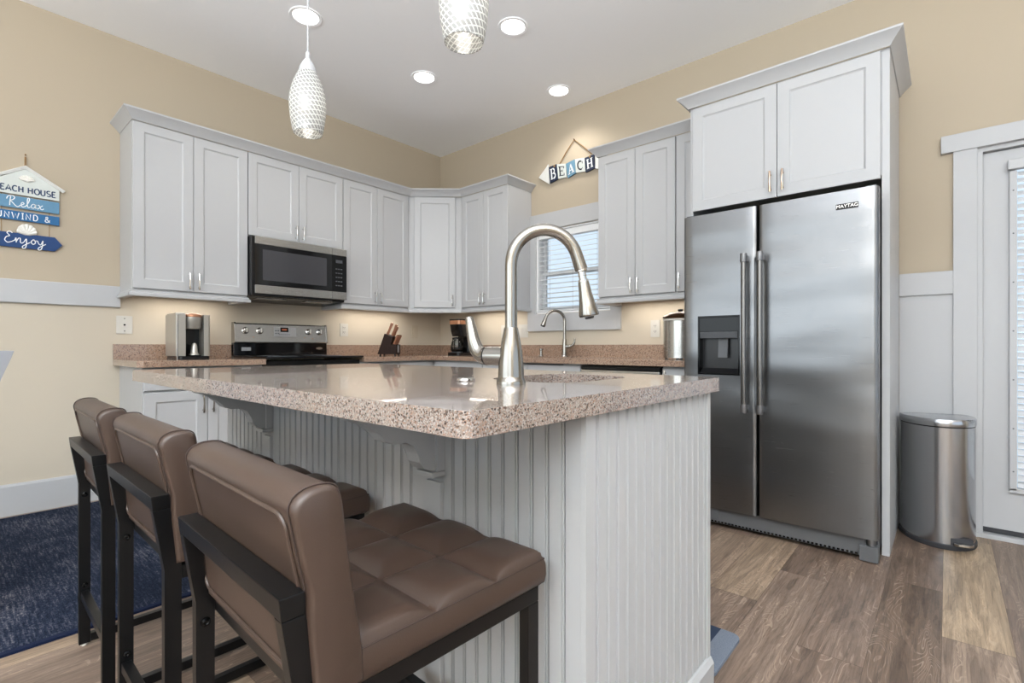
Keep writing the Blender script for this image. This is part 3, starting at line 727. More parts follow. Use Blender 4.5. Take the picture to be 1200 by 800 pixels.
# ------------------------------------------------------------------ range and microwave
def range_():
    x0, x1 = 1.4765, 2.2355
    t = thing('range', 'stainless and black electric range between the left counters', 'range', ((x0 + x1) / 2, 3.88, 0))
    MB().box(x0, x1, 3.60, YW - .003, .02, .895).build('oven_body', 'black', t)
    MB().box(x0 + .004, x1 - .004, 3.565, 3.598, .20, .84, .006).build('oven_door', 'steel2', t)
    MB().box(x0 + .12, x1 - .12, 3.5615, 3.566, .36, .70, .002).build('oven_window', 'blackgloss', t)
    mb = MB(); mb.tube([(x0 + .05, 3.53, .78), (x1 - .05, 3.53, .78)], .011); mb.tube([(x0 + .07, 3.53, .78), (x0 + .07, 3.566, .78)], .008); mb.tube([(x1 - .07, 3.53, .78), (x1 - .07, 3.566, .78)], .008)
    mb.build('oven_handle', 'steel2', t, smooth=True)
    MB().box(x0 + .004, x1 - .004, 3.57, 3.598, .035, .19, .006).build('oven_drawer', 'steel2', t)
    MB().box(x0 - .004, x1 + .004, 3.545, YW - .06, .9152, .929, .004).build('cooktop', 'blackgloss', t)
    mb = MB()
    for cx, cy, r in ((1.66, 3.70, .10), (2.05, 3.70, .075), (1.66, 3.96, .075), (2.05, 3.96, .10)):
        mb.loop_tube([(cx + r * math.cos(a), cy + r * math.sin(a), .9292) for a in (2 * PI * i / 32 for i in range(32))], .0012, 6)
    mb.build('burner_ring', 'greypl', t)
    # backguard
    yb = YW - .004
    mb = MB(); mb.prism([(yb, .93), (yb - .055, .93), (yb - .055, 1.03), (yb, 1.03)], x0, x1, 'x', .003); mb.build('lower_backguard', 'blackgloss', t)
    prof = [(yb, 1.031), (yb - .068, 1.031), (yb - .070, 1.037), (yb - .052, 1.175), (yb - .046, 1.184), (yb, 1.184)]
    MB().prism(prof, x0 + .014, x1 - .014, 'x').build('control_panel', 'steel2', t)
    for ea, eb in ((x0, x0 + .013), (x1 - .013, x1)):
        MB().prism([(yb, 1.031), (yb - .072, 1.031), (yb - .074, 1.038), (yb - .056, 1.178), (yb - .048, 1.19), (yb, 1.19)], ea, eb, 'x', .002).build('end_cap', 'steel2', t, smooth=True)
    nrm = Vector((0, -.991, -.131)).normalized()
    def onp(x, z): return Vector((x, yb - .070 + .018 * (z - 1.037) / .138, z))
    nrm = Vector((0, -1, .13)).normalized()
    for kx in (1.556, 1.665, 2.068, 2.165):
        c = onp(kx, 1.125)
        k = MB().lathe(c, [(0, 0), (.026, 0), (.026, .006), (.020, .010), (.018, .028), (.015, .031), (0, .031)], 24, nrm).build('knob', 'steel2', t, smooth=True)
        mb = MB(); p = c + nrm * .031
        mb.box(p.x - .004, p.x + .004, p.y - .006, p.y + .008, p.z - .017, p.z + .017, .0015); mb.build('knob_grip', 'plate', k)
    mb = MB()
    for hx, hz in ((1.615, 1.075), (2.03, 1.075), (2.10, 1.068)):
        mb.lathe(onp(hx, hz), [(0, 0), (.0045, 0), (.0045, .0015), (0, .0015)], 12, nrm)
    mb.build('indicator_lamp', 'copper', t)
    def pan(x0_, x1_, z0_, z1_, e, m, nm, tt=t):
        mb = MB(); vs = []
        for x in (x0_, x1_):
            for z in (z0_, z1_):
                for q in (0, e): p = onp(x, z) + nrm * q; vs.append(mb.bm.verts.new(p))
        for q in ((0, 1, 3, 2), (4, 6, 7, 5), (0, 4, 5, 1), (2, 3, 7, 6), (0, 2, 6, 4), (1, 5, 7, 3)): mb.bm.faces.new([vs[i] for i in q])
        return mb.build(nm, m, tt)
    pan(1.775, 1.96, 1.082, 1.160, .002, 'plate_grey', 'keypad')
    pan(1.828, 1.893, 1.120, 1.157, .0035, 'black', 'display')
    pan(1.840, 1.880, 1.132, 1.146, .0042, 'display', 'display_digits')
    for i in range(4): pan(1.785 + (i % 2) * .02, 1.797 + (i % 2) * .02, 1.125 - (i // 2) * .022, 1.133 - (i // 2) * .022, .003, 'greypl', 'button')
    for i in range(6): pan(1.815 + i * .016, 1.825 + i * .016, 1.096, 1.101, .003, 'greypl', 'button')
    mb = MB(); mb.box(1.53, 1.60, yb - .0565, yb - .0552, .968, .995); mb.build('energy_label', 'greylab', t)
    mb = MB(); mb.prism([(2.165 + .03 * math.cos(a), .985 + .010 * math.sin(a)) for a in (2 * PI * i / 20 for i in range(20))], yb - .0575, yb - .0552, 'y'); mb.build('badge', 'chrome', t)
M['plate_grey'] = mat('pale_steel_keypad', (168, 168, 168), .4, .3)
M['greylab'] = mat('grey_label', (150, 152, 155), .5, noise=(120, .4, 0))
range_()

def microwave():
    x0, x1, yf, z0, z1 = 1.478, 2.233, 3.79, 1.372, 1.808
    t = thing('microwave', 'stainless and black over-the-range microwave under the short cabinet', 'microwave', ((x0 + x1) / 2, 3.98, z0))
    MB().prism([(yf + .03, z1), (yf + .03, z0 + .03), (yf + .045, z0), (YW - .003, z0 - .02), (YW - .003, z1)], x0, x1, 'x').build('microwave_body', 'black', t)
    xs = 2.105
    def strip(a, b, c, d, nm, m): return MB().box(a, b, yf, yf + .029, c, d, .003).build(nm, m, t)
    MB().box(x0, xs - .001, yf + .004, yf + .029, z0 + .002, z1 - .002, .003).build('door_frame', 'black', t)
    strip(x0 + .02, xs - .001, 1.752, z1, 'door_top_trim', 'steel2'); strip(x0 + .02, xs - .001, z0 + .018, 1.452, 'door_bottom_trim', 'steel2')
    MB().box(x0 + .02, xs - .001, yf + .0015, yf + .02, 1.453, 1.751, .001).build('door_glass', 'blackgloss', t)
    MB().prism(rrect(x0 + .075, xs - .05, 1.49, 1.715, .006, 3), yf + .0003, yf + .004, 'y').build('viewing_window', 'mwglass', t)
    strip(xs + .001, x1, 1.752, z1, 'panel_top_trim', 'steel2'); strip(xs + .001, x1, z0 + .018, 1.452, 'panel_bottom_trim', 'steel2')
    cp = MB().box(xs + .001, x1, yf + .0015, yf + .029, 1.453, 1.751, .001).build('control_panel', 'black', t)
    MB().box(xs + .03, xs + .088, yf - .0003, yf + .002, 1.69, 1.715).build('display', 'greypl', cp)
    mb = MB()
    for r in range(5):
        for c in range(3): mb.box(xs + .028 + c * .022, xs + .043 + c * .022, yf + .0002, yf + .002, 1.50 + r * .034, 1.507 + r * .034)
    mb.build('buttons', 'dimkey', cp)
    mb = MB(); mb.box(x0 + .08, x0 + .30, 3.9, 4.05, z0 - .004 - .006, z0 - .003 + .0); mb.box(x1 - .30, x1 - .08, 3.9, 4.05, z0 - .010, z0 - .003)
    mb.build('grease_filter', 'steel2', t)
M['dimkey'] = mat('dim_key_print', (92, 94, 98), .5)
microwave()

# dishwasher
def dishwasher():
    t = thing('dishwasher', 'stainless dishwasher under the counter right of the sink base', 'dishwasher', (3.3, 1.667, 0))
    MB(RW).box(1.363, 1.972, .001, .58, .02, .868).build('tub_body', 'black', t)
    MB(RW).box(1.372, 1.963, .582, .612, .115, .838, .006).build('door', 'steel2', t)
    MB(RW).box(1.372, 1.963, .582, .606, .842, .866, .002).build('vent_gap', 'black', t)
    MB(RW).box(1.42, 1.93, .6125, .618, .80, .812, .002).build('pull_lip', 'greypl', t)
    MB(RW).box(1.65, 1.70, .6125, .614, .775, .785).build('display', 'black', t)
    MB(RW).box(1.372, 1.963, .50, .53, 0, .11).build('toe_panel', 'black', t)
dishwasher()

# ------------------------------------------------------------------ fridge
def fridge():
    xf_, y0, y1, ym = 2.80, .236, 1.143, .7465
    t = thing('refrigerator', 'stainless side-by-side refrigerator with ice dispenser in the white surround', 'refrigerator', (3.15, .69, 0))
    MB().box(xf_ + .075, XW - .03, y0 + .008, y1 - .008, .03, 1.728, .004).build('cabinet_body', 'greypl', t)
    def door(a, b, nm, hole=None):
        # slightly bowed door skin
        z0, z1 = .113, 1.736; n = 14
        mb = MB(); xb = xf_ + .07
        fr = [(xf_ + .018 if i in (0, n) else xf_ + .007 * abs(2 * i / n - 1) ** 3, a + (b - a) * i / n) for i in range(n + 1)]
        fr = [(xb, a)] + [(xf_ + .020, a)] + [(xf_ + .008, a + .005)] + [(xf_ + .0025, a + .013)] + [(xf_ + .001 * (2 * k / 8 - 1) ** 2, a + .02 + (b - a - .04) * k / 8) for k in range(9)] + [(xf_ + .0025, b - .013), (xf_ + .008, b - .005), (xf_ + .020, b), (xb, b)]
        if not hole: mb.prism(fr, z0, z1, 'z')
        else:
            hy0, hy1, hz0, hz1 = hole
            mb.prism(fr, z0, hz0, 'z'); mb.prism(fr, hz1, z1, 'z')
            yL = [p for p in fr if p[1] < hy0]; yR = [p for p in fr if p[1] > hy1]
            xx = xf_ + .0008
            mb.prism(yL + [(xx, hy0), (xb, hy0)], hz0, hz1, 'z'); mb.prism([(xb, hy1), (xx, hy1)] + yR, hz0, hz1, 'z')
        return mb.build(nm, 'steel', t, smooth=True, angle=25)
    door(y0, ym - .003, 'fridge_door')
    hz = (.845, 1.170); hy = (.834, 1.058)
    d2 = door(ym + .003, y1, 'freezer_door', (hy[0], hy[1], hz[0], hz[1]))
    # dispenser
    dp = MB().box(xf_ + .055, xf_ + .069, hy[0], hy[1], hz[0], hz[1]).build('dispenser_recess', 'disp', d2)
    mb = MB(); f = .008
    mb.box(xf_ - .002, xf_ + .055, hy[0], hy[0] + f, hz[0], hz[1], .001); mb.box(xf_ - .002, xf_ + .055, hy[1] - f, hy[1], hz[0], hz[1], .001)
    mb.box(xf_ - .002, xf_ + .055, hy[0] + f, hy[1] - f, hz[0], hz[0] + f, .001); mb.box(xf_ - .002, xf_ + .055, hy[0] + f, hy[1] - f, hz[1] - f, hz[1], .001)
    mb.build('dispenser_frame', 'disppanel', d2)
    mb = MB(); mb.prism([(xf_ + .054, 1.045), (xf_ + .004, 1.045), (xf_ + .002, 1.085), (xf_ + .002, 1.160), (xf_ + .054, 1.160)], hy[0] + f, hy[1] - f, 'y')
    mb.build('dispenser_panel', 'disppanel', d2)
    mb = MB(); mb.box(xf_ + .0005, xf_ + .004, hy[0] + .012, hy[1] - .012, 1.047, 1.082, .001); mb.build('control_strip', 'strip', d2)
    mb = MB(); mb.prism([(xf_ + .030, 1.045), (xf_ + .044, 1.045), (xf_ + .030, .94), (xf_ + .022, .94)], .905, .955, 'y'); mb.build('paddle', 'greypl', d2)
    mb = MB(); mb.prism([(xf_ + .006, hz[0] + f), (xf_ + .054, hz[0] + f), (xf_ + .054, hz[0] + .035)], hy[0] + f, hy[1] - f, 'y'); mb.build('drip_tray', 'disp', d2)
    # handles
    for yc, dpar in ((.800, d2), (.722, None)):
        par = dpar or t.children[1]
        mb = MB(); hx = xf_ - .052
        mb.tube([(hx, yc, .665), (hx, yc, 1.475)], .0135, 20); h = mb.build('door_handle', 'handle', par, smooth=True)
        for zz in (.655, 1.44):
            mb = MB(); mb.lathe((hx, yc, zz), [(0, 0), (.0165, 0), (.0175, .004), (.0165, .045), (0, .045)], 20)
            mb.prism([(yc - .010, zz + .008), (yc + .010, zz + .008), (yc + .010, zz + .038), (yc - .010, zz + .038)], hx + .005, xf_ + .003, 'x')
            mb.build('handle_mount', 'greymetal', par, smooth=True)
    # badge
    fd = [c for c in t.children if c.name.startswith('fridge_door')][0]
    bd = MB().box(xf_ - .003, xf_ + .002, .311, .400, 1.648, 1.674, .001).build('badge', 'black', fd)
    text_mesh('MAYTAG', .0215, 'chrome', 'badge_lettering', lambda a, b, c: Vector((xf_ - .0035 + b * -1, .3555 - a, 1.661 + c)), fd)
    # grille and feet
    MB().box(xf_ + .035, xf_ + .075, y0 + .05, y1 - .01, .022, .108, .003).build('kick_grille', 'fgrey', t)
    MB().box(xf_ + .030, xf_ + .036, .955, 1.055, .045, .105, .003).build('filter_cover', 'fgrey', t)
    mb = MB()
    for i in range(46): mb.box(xf_ + .030, xf_ + .034, .30 + i * .018, .31 + i * .018, .026, .034)
    mb.build('grille_slots', 'black', t)
    MB().box(xf_ + .020, xf_ + .09, y0 + .002, y0 + .075, .004, .075, .004).build('foot_cover', 'fgrey', t)
    MB().box(xf_ + .020, xf_ + .09, y1 - .075, y1 - .002, .004, .075, .004).build('foot_cover', 'fgrey', t)
    mb = MB(); mb.lathe((xf_ + .045, y0 + .03, .076), [(0, 0), (.018, 0), (.018, .033), (0, .033)], 16); mb.build('hinge', 'greymetal', t, smooth=True)
    mb = MB(); mb.box(xf_ + .03, xf_ + .10, y0 + .01, y0 + .05, 1.7365, 1.748, .003); mb.box(xf_ + .03, xf_ + .10, y1 - .05, y1 - .01, 1.7365, 1.748, .003); mb.build('hinge_cover', 'greypl', t)
M['strip'] = mat('dispenser_strip', (58, 60, 64), .4)
M['disppanel'] = mat('dispenser_black_panel', (10, 11, 13), .12, spec=.25)
M['disp'] = mat('dispenser_dark_plastic', (24, 24, 26), .3)
M['greymetal'] = mat('grey_cast_metal', (128, 128, 130), .35, .8)
M['fgrey'] = mat('fridge_kick_grey', (92, 93, 95), .45)
fridge()

# ------------------------------------------------------------------ island
IX0, IX1, IY0, IY1 = .478, 1.512, .502, 2.358
BX0, BX1, BY0, BY1 = .81, 1.462, .520, 2.335
ITOP = .91; ITH = .040
def island():
    t = thing('kitchen_island', 'white beadboard kitchen island base in the middle of the kitchen', 'kitchen island', ((BX0 + BX1) / 2, (BY0 + BY1) / 2, 0))
    z1 = ITOP - ITH - .001
    mb = MB()   # hollow carcass (room for the sink)
    mb.box(BX0 + .012, BX1 - .012, BY0 + .012, BY1 - .012, 0, .60)
    mb.box(BX0 + .012, BX0 + .03, BY0 + .012, BY1 - .012, .60, z1); mb.box(BX1 - .03, BX1 - .012, BY0 + .012, BY1 - .012, .60, z1)
    mb.box(BX0 + .03, BX1 - .03, BY0 + .012, BY0 + .03, .60, z1); mb.box(BX0 + .03, BX1 - .03, BY1 - .03, BY1 - .012, .60, z1)
    mb.build('island_body', 'bead', t)
    def bead(mb, u0, u1, flats, xf):
        # grooved sheet as an extruded profile
        P = []; u = u0
        flat = lambda a: any(f0 - 1e-6 <= a <= f1 + 1e-6 for f0, f1 in flats)
        P.append((u0, .012))
        k = u0 + .0405
        while k < u1 - .01:
            if not flat(k):
                P += [(k - .0054, .012), (k - .0040, .0045), (k - .0002, .0045), (k + .0008, .0100), (k + .0022, .0108), (k + .0036, .0100), (k + .0044, .0065), (k + .0054, .0065), (k + .0062, .012)]
            k += .0405
        P.append((u1, .012)); P += [(u1, 0), (u0, 0)]
        A = [mb.v(xf(a, b, 0)) for a, b in P]; B = [mb.v(xf(a, b, z1)) for a, b in P]; n = len(P)
        for i in range(n): mb.bm.faces.new([A[i], A[(i + 1) % n], B[(i + 1) % n], B[i]])
    # near end (faces -y)
    mb = MB(); bead(mb, BX0, BX1, [(BX0, BX0 + .035), (BX1 - .02, BX1)], lambda u, d, z: (u, BY0 + .012 - d, z)); mb.build('beadboard_panel', 'bead', t)
    mb = MB(); bead(mb, BX0, BX1, [], lambda u, d, z: (u, BY1 - .012 + d, z)); mb.build('beadboard_panel', 'bead', t)
    mb = MB(); bead(mb, BY0 + .0122, BY1 - .0122, [(BY0, BY0 + .04), (.90, 1.02), (1.84, 1.99), (BY1 - .04, BY1)], lambda u, d, z: (BX0 + .012 - d, u, z)); mb.build('beadboard_panel', 'bead', t)
    mb = MB(); mb.box(BX1 - .012, BX1, BY0, BY1, .1, z1); mb.build('cabinet_face', 'bead', t)
    XX = lambda u, d, z: (BX1 + d, u, z)
    for a, b in ((BY0 + .01, .97), (.975, 1.43), (1.435, 1.885), (1.89, BY1 - .01)):
        mb = MB(XX); add_door(mb, a, b, .115, .86, .0005); mb.build('door', 'bead', t)
    # corner trims
    mb = MB(); mb.box(BX1 - .02, BX1 + .003, BY0 - .003, BY0 + .012, .1, z1 - .001, .001); mb.build('corner_trim', 'bead', t)
    for yc in (.957, 1.915):
        MB().box(BX0 - .012, BX0 - .0002, yc - .028, yc + .028, .1, .668, .002).build('stile', 'bead', t)
    # baseboard round the three panelled sides
    bp = [(0, 0), (.014, 0), (.014, .092), (.006, .106), (0, .108)]
    MB().sweep([(BX1, BY0), (BX0, BY0), (BX0, BY1), (BX1, BY1)], bp, 1 if False else 1).build('island_baseboard', 'bead', t)
    # corbels
    for yc in (.957, 1.915):
        z2 = z1 - .001
        pr = [(BX0 - .013, z2), (.555, z2), (.553, z2 - .012), (.563, z2 - .024), (.60, z2 - .036), (.632, z2 - .060), (.645, z2 - .078), (.668, z2 - .088), (.700, z2 - .086),
              (.722, z2 - .098), (.735, z2 - .120), (.740, z2 - .142), (.752, z2 - .158), (.772, z2 - .166), (BX0 - .013, z2 - .170)]
        c = MB().prism(pr, yc - .024, yc + .024, 'y', .002).build('corbel', 'bead', t)
        MB().box(BX0 - .026, BX0 - .0002, yc - .032, yc + .032, z2 - .17, z2, .002).build('corbel_plate', 'bead', c)
        mb = MB(); mb.box(.770, BX0 - .0002, yc - .033, yc + .033, z2 - .182, z2 - .1705, .003); mb.build('corbel_foot', 'bead', c)
island()
SK = (.99, 1.37, .70, .99)
outer = rrect(IX0, IX1, IY0, IY1, .022, 6)
# rounded sink hole
it = MB().slab(outer, [rrect(*SK, .10, 8)], ITOP - ITH, ITOP).build('countertop', 'stone', bevel=.0035)
tag(it, 'thick speckled pinkish-tan stone top of the kitchen island', 'countertop')
basin(SK[0] + .006, SK[1] - .006, SK[2] + .006, SK[3] - .006, .094, ITOP - ITH, .19, 'stainless undermount prep sink in the island countertop')

# ------------------------------------------------------------------ faucets
def faucet_island():
    bx, by, z = .903, .792, ITOP
    t = thing('faucet', 'large brushed nickel pull-down faucet standing on the island', 'faucet', (bx, by, z))
    MB().lathe((bx, by, z), [(0, 0), (.0355, 0), (.0355, .005), (.0345, .010), (.0315, .016), (.0312, .022), (.0302, .048), (.0275, .075), (.0245, .096), (.0205, .116), (.0178, .130), (.0165, .136), (0, .136)], 40).build('faucet_body', 'nickel', t, smooth=True)
    dx, dy = .72, -.694
    P = [(bx, by, z + .135), (bx, by, z + .20), (bx, by, z + .26)]
    R = .082; cz = z + .287
    for i in range(0, 19):
        a = PI - (PI - math.radians(18)) * i / 18
        P.append((bx + dx * (R + R * math.cos(a)), by + dy * (R + R * math.cos(a)), cz + R * 1.05 * math.sin(a)))
    P.append((P[-1][0] + dx * .012, P[-1][1] + dy * .012, P[-1][2] - .036))
    MB().tube(P, [.0150] * (len(P) - 1) + [.0158], 24).build('spout', 'nickel', t, smooth=True)
    e = Vector(P[-1]); q = Vector(P[-2]); dr = (e - q).normalized(); dr = Vector((dx * .17, dy * .17, -.985)).normalized()
    s1 = MB().lathe(e, [(0, -.002), (.0135, -.002), (.0138, .004), (.0096, .006), (.0096, .013), (.0104, .0135), (.0104, .0155), (.0096, .016), (.0096, .024), (.0125, .025), (.0125, .030), (0, .030)], 24, dr).build('swivel_joint', 'chrome', t, smooth=True)
    MB().lathe(e + dr * .030, [(0, 0), (.0128, 0), (.0134, .003), (.0155, .025), (.0198, .055), (.0245, .079), (.0243, .083), (.0225, .085), (0, .085)], 32, dr).build('spray_head', 'nickel', t, smooth=True)
    MB().lathe(e + dr * .116, [(0, 0), (.012, 0), (.010, .005), (0, .006)], 20, dr).build('nozzle', 'rubber', t, smooth=True)
    # handle hub to +y
    hz = z + .067; d = Vector((-.12, 1, 0)).normalized()
    MB().lathe(Vector((bx, by, hz)), [(0, .0), (.0235, .0), (.0235, .070), (0, .070)], 32, d).build('handle_hub', 'nickel', t, smooth=True)
    MB().lathe(Vector((bx, by, hz)), [(0, .0705), (.0238, .0705), (.0238, .0735), (0, .0735)], 32, d).build('hub_seal', 'black', t, smooth=True)
    o = Vector((bx, by, hz)) + d * .074
    L = [o, o + d * .012 + Vector((0, 0, .001)), o + d * .028 + Vector((0, 0, .012)), o + d * .040 + Vector((0, 0, .034)), o + d * .047 + Vector((0, 0, .060)), o + d * .053 + Vector((0, 0, .084)), o + d * .058 + Vector((0, 0, .098))]
    pts = bez(L, 24); n = len(pts); rr = []
    for i in range(n):
        f = i / (n - 1); rr.append(.0236 * (1 - f) ** 1.1 + .0098 * (1 - (1 - f) ** 1.1) if f < .97 else .008)
    MB().tube(pts, rr, 20, flat=((d.y, -d.x, 0), 1.0)).build('lever', 'nickel', t, smooth=True)
faucet_island()
tag(MB().lathe((.902, .948, ITOP), [(0, 0), (.0235, 0), (.0245, .003), (.0225, .007), (.016, .0095), (0, .010)], 32).build('air_switch_button', 'chrome', smooth=True, loc=(.902, .948, ITOP)),
    'small round chrome air switch button on the island beside the faucet', 'button')

def faucet_small():
    bx, by, z = 3.50, 2.462, CZ1
    t = thing('faucet', 'small brushed nickel gooseneck faucet in front of the window', 'faucet', (bx, by, z))
    MB().lathe((bx, by, z), [(0, 0), (.030, 0), (.028, .006), (.023, .012), (.0215, .08), (.019, .12), (.016, .15), (0, .15)], 28).build('faucet_body', 'nickel', t, smooth=True)
    dx, dy = -.80, .60
    P = [(bx, by, z + .15), (bx, by, z + .30)]; R = .085; cz = z + .305
    for i in range(15):
        a = PI - (PI - math.radians(22)) * i / 14
        P.append((bx + dx * (R + R * math.cos(a)), by + dy * (R + R * math.cos(a)), cz + R * math.sin(a)))
    MB().tube(P, .0125, 18).build('spout', 'nickel', t, smooth=True)
    e = Vector(P[-1]); dr = Vector((dx * .36, dy * .36, -.93)).normalized()
    MB().lathe(e, [(0, 0), (.013, 0), (.0135, .006), (.016, .03), (.0225, .075), (.022, .080), (0, .081)], 24, dr).build('spray_head', 'nickel', t, smooth=True)
    MB().lathe(e + dr * .079, [(0, 0), (.020, 0), (.018, .008), (0, .009)], 20, dr).build('nozzle', 'rubber', t, smooth=True)
    d = Vector((.25, -1, 0)).normalized(); o = Vector((bx, by, z + .085))
    pts = bez([o, o + d * .03, o + d * .06 + Vector((0, 0, .006)), o + d * .085 + Vector((0, 0, .028)), o + d * .092 + Vector((0, 0, .068))], 20)
    MB().tube(pts, [.019 - .0115 * min(1, i / (len(pts) - 4)) for i in range(len(pts))], 16).build('lever', 'nickel', t, smooth=True)
    tag(MB().lathe((3.50, 2.715, CZ1), [(0, 0), (.022, 0), (.020, .006), (.013, .010), (.012, .05), (.019, .056), (.019, .066), (0, .068)], 24).build('soap_dispenser', 'nickel', smooth=True, loc=(3.50, 2.715, CZ1)),
        'short brushed nickel soap dispenser left of the small faucet', 'soap dispenser')
faucet_small()

# ------------------------------------------------------------------ bar stools
def make_stool():
    t = thing('bar_stool', 'brown tufted leather bar stool nearest the camera, on a black metal frame', 'bar stool', (0, 0, 0), 'bar stools along the island')
    w = .215; T = .022; D = .030; F = .477
    def leg_rear(s):
        mb = MB(); y0, y1 = (w - T, w) if s > 0 else (-w, -w + T)
        mb.prism([(.020, .008), (.050, .008), (.050, .548), (.030, .671), (.0, .671), (.020, .545)], y0, y1, 'y', .0018); return mb
    for s in (1, -1): leg_rear(s).build('leg', 'blackmetal', t, local=True)
    for s in (1, -1):
        y0, y1 = (w - T, w) if s > 0 else (-w, -w + T)
        MB().box(F - D, F, y0, y1, .008, .520, .0018).build('leg', 'blackmetal', t, local=True)
    MB().prism([(.0, .6715), (.030, .6715), (.0285, .70), (-.003, .70)], -w, w, 'y', .0018).build('back_rail', 'blackmetal', t, local=True)
    mb = MB()
    for s in (1, -1):
        y0, y1 = (w - T, w) if s > 0 else (-w, -w + T)
        mb.box(.0505, F, y0, y1, .521, .549, .0018)
    mb.box(F - D, F, -w + T, w - T, .521, .549, .0018); mb.box(.051, .075, -w + T, w - T, .521, .549, .0018)
    mb.build('seat_frame', 'blackmetal', t, local=True)
    for s in (1, -1):
        y0, y1 = (w - T, w) if s > 0 else (-w, -w + T)
        MB().box(.0505, F - D - .0005, y0, y1, .010, .036, .0018).build('floor_runner', 'blackmetal', t, local=True)
    MB().box(.024, .046, -w + T + .0005, w - T - .0005, .162, .186, .0015).build('stretcher', 'blackmetal', t, local=True)
    MB().box(F - .027, F - .004, -w + T + .0005, w - T - .0005, .185, .212, .0015).build('footrest', 'blackmetal', t, local=True)
    for zz in (.507, .205):
        MB().lathe((.035, w - T + .0005, zz), [(0, 0), (.0085, 0), (.0078, .0035), (.004, .0050), (.003, .0038), (0, .0035)], 16, (0, -1, 0)).build('bolt', 'blackgl2', t, smooth=True, local=True)
    for s in (1, -1):
        for xx in (.035, F - .015):
            MB().lathe((xx, s * (w - T / 2), 0), [(0, .0), (.009, .0), (.010, .003), (.009, .008), (0, .008)], 12).build('glide', 'plate', t, local=True)
    # tufted seat
    x0, x1, W2 = .094, .484, .222; N = 84
    def crease(u):   # u in 0..3
        f = abs(u - round(u)) if .5 < u < 2.5 else 1.0
        return f
    def pf(a):
        d = min(abs(a - 1), abs(a - 2)) if .5 < a < 2.5 else .5
        return 1 - (1 - min(1, d / .5)) ** 3.2
    def top(x, y):
        u = 3 * (x - x0) / (x1 - x0); v = 3 * (y + W2) / (2 * W2)
        h = .601 + .020 * min(pf(u), pf(v)) * (.75 + .25 * pf(u) * pf(v))
        e = min(x - x0, x1 - x, y + W2, W2 - y)
        if e < .030:
            q = math.sqrt(max(0, 1 - (1 - e / .030) ** 2)); h = .601 + (h - .601) * q
        return h
    mb = MB(); gx = [x0 + (x1 - x0) * (.5 - .5 * math.cos(PI * i / N)) * .12 + (x1 - x0) * i / N * .88 for i in range(N + 1)]
    gy = [-W2 + 2 * W2 * ((.5 - .5 * math.cos(PI * i / N)) * .12 + i / N * .88) for i in range(N + 1)]
    G = [[mb.bm.verts.new((x, y, top(x, y))) for y in gy] for x in gx]
    for i in range(N):
        for j in range(N): mb.bm.faces.new([G[i][j], G[i + 1][j], G[i + 1][j + 1], G[i][j + 1]])
    ring = [G[i][0] for i in range(N)] + [G[N][j] for j in range(N)] + [G[i][N] for i in range(N, 0, -1)] + [G[0][j] for j in range(N, 0, -1)]
    cx, cy = (x0 + x1) / 2, 0
    prev = ring
    for dz, out in ((.590, .0025), (.570, .003), (.556, .001), (.5505, -.006)):
        cur = []
        for v in ring:
            ox = out if abs(v.co.x - x1) < 1e-6 else (-out if abs(v.co.x - x0) < 1e-6 else 0); oy = out if abs(v.co.y - W2) < 1e-6 else (-out if abs(v.co.y + W2) < 1e-6 else 0)
            cur.append(mb.bm.verts.new((v.co.x + ox, v.co.y + oy, dz)))
        for k in range(len(ring)): q = (k + 1) % len(ring); mb.bm.faces.new([prev[k], prev[q], cur[q], cur[k]])
        prev = cur
    mb.bm.faces.new(prev)
    seat = mb.build('seat', 'leather', t, smooth=True, local=True, angle=50)
    # side seam
    mb = MB(); e = .0008
    mb.loop_tube([(p[0], p[1], .6) for p in rrect(x0 - .0015, x1 + .0015, -W2 - .0015, W2 + .0015, .004, 3)], .0011, 6); mb.build('seam', 'stitch', seat, local=True)
    # backrest: side profile swept across with rounded shoulders
    prof = [(.040, .556), (.036, .60), (.031, .66), (.0305, .70), (.022, .74), (.013, .785), (.010, .803), (.016, .816), (.030, .824), (.050, .826), (.066, .822), (.074, .810), (.079, .775), (.086, .72), (.094, .66), (.103, .605), (.106, .556)]
    prof = [(q.x, q.y) for q in bez([(a, b, 0) for a, b in prof], 48)]
    c = Vector((.057, .70)); rings = []
    mb = MB()
    for y, k in ((-.2265, .86), (-.2245, .94), (-.219, .985), (-.210, 1.0), (-.10, 1.003), (0, 1.004), (.10, 1.003), (.210, 1.0), (.219, .985), (.2245, .94), (.2265, .86)):
        if k == 0: continue
        rr = []
        for a, b in prof:
            # shrink by absolute distance, keeping the shape
            dx, dz = a - c.x, b - c.y; m = (1 - k) * .05
            rr.append((c.x + dx - math.copysign(min(abs(dx), m * .9), dx), y, c.y + dz - math.copysign(min(abs(dz), m * .9), dz)))
        rings.append(rr)
    mb.loops(rings)
    back = mb.build('backrest', 'leather', t, smooth=True, local=True, angle=50)
    # seams along both side panels and piping round the rear panel
    for s in (-1, 1):
        pts = [(a + (.0012 if a > .057 else -.0008), s * .2115, b + (.0010 if b > .8 else 0)) for a, b in prof[4:-3]]
        MB().tube(pts, .0012, 6).build('seam', 'stitch', back, local=True, smooth=True)
    def bx(z):
        for (a, b), (a2, b2) in zip(prof, prof[1:]):
            if b <= z <= b2: return a + (a2 - a) * (z - b) / (b2 - b)
        return prof[0][0]
    loop = [(bx(z) - .001, y, z) for y, z in rrect(-.196, .196, .57, .792, .022, 6)]
    # subdivide long runs so the piping follows the curve
    pts = []
    for i in range(len(loop)):
        a = Vector(loop[i]); b = Vector(loop[(i + 1) % len(loop)]); n = max(1, int((b - a).length / .03))
        for k in range(n): q = a.lerp(b, k / n); pts.append((bx(q.z) - .001, q.y, q.z))
    MB().loop_tube(pts, .0032, 8).build('piping', 'leather', back, local=True, smooth=True)
    return t
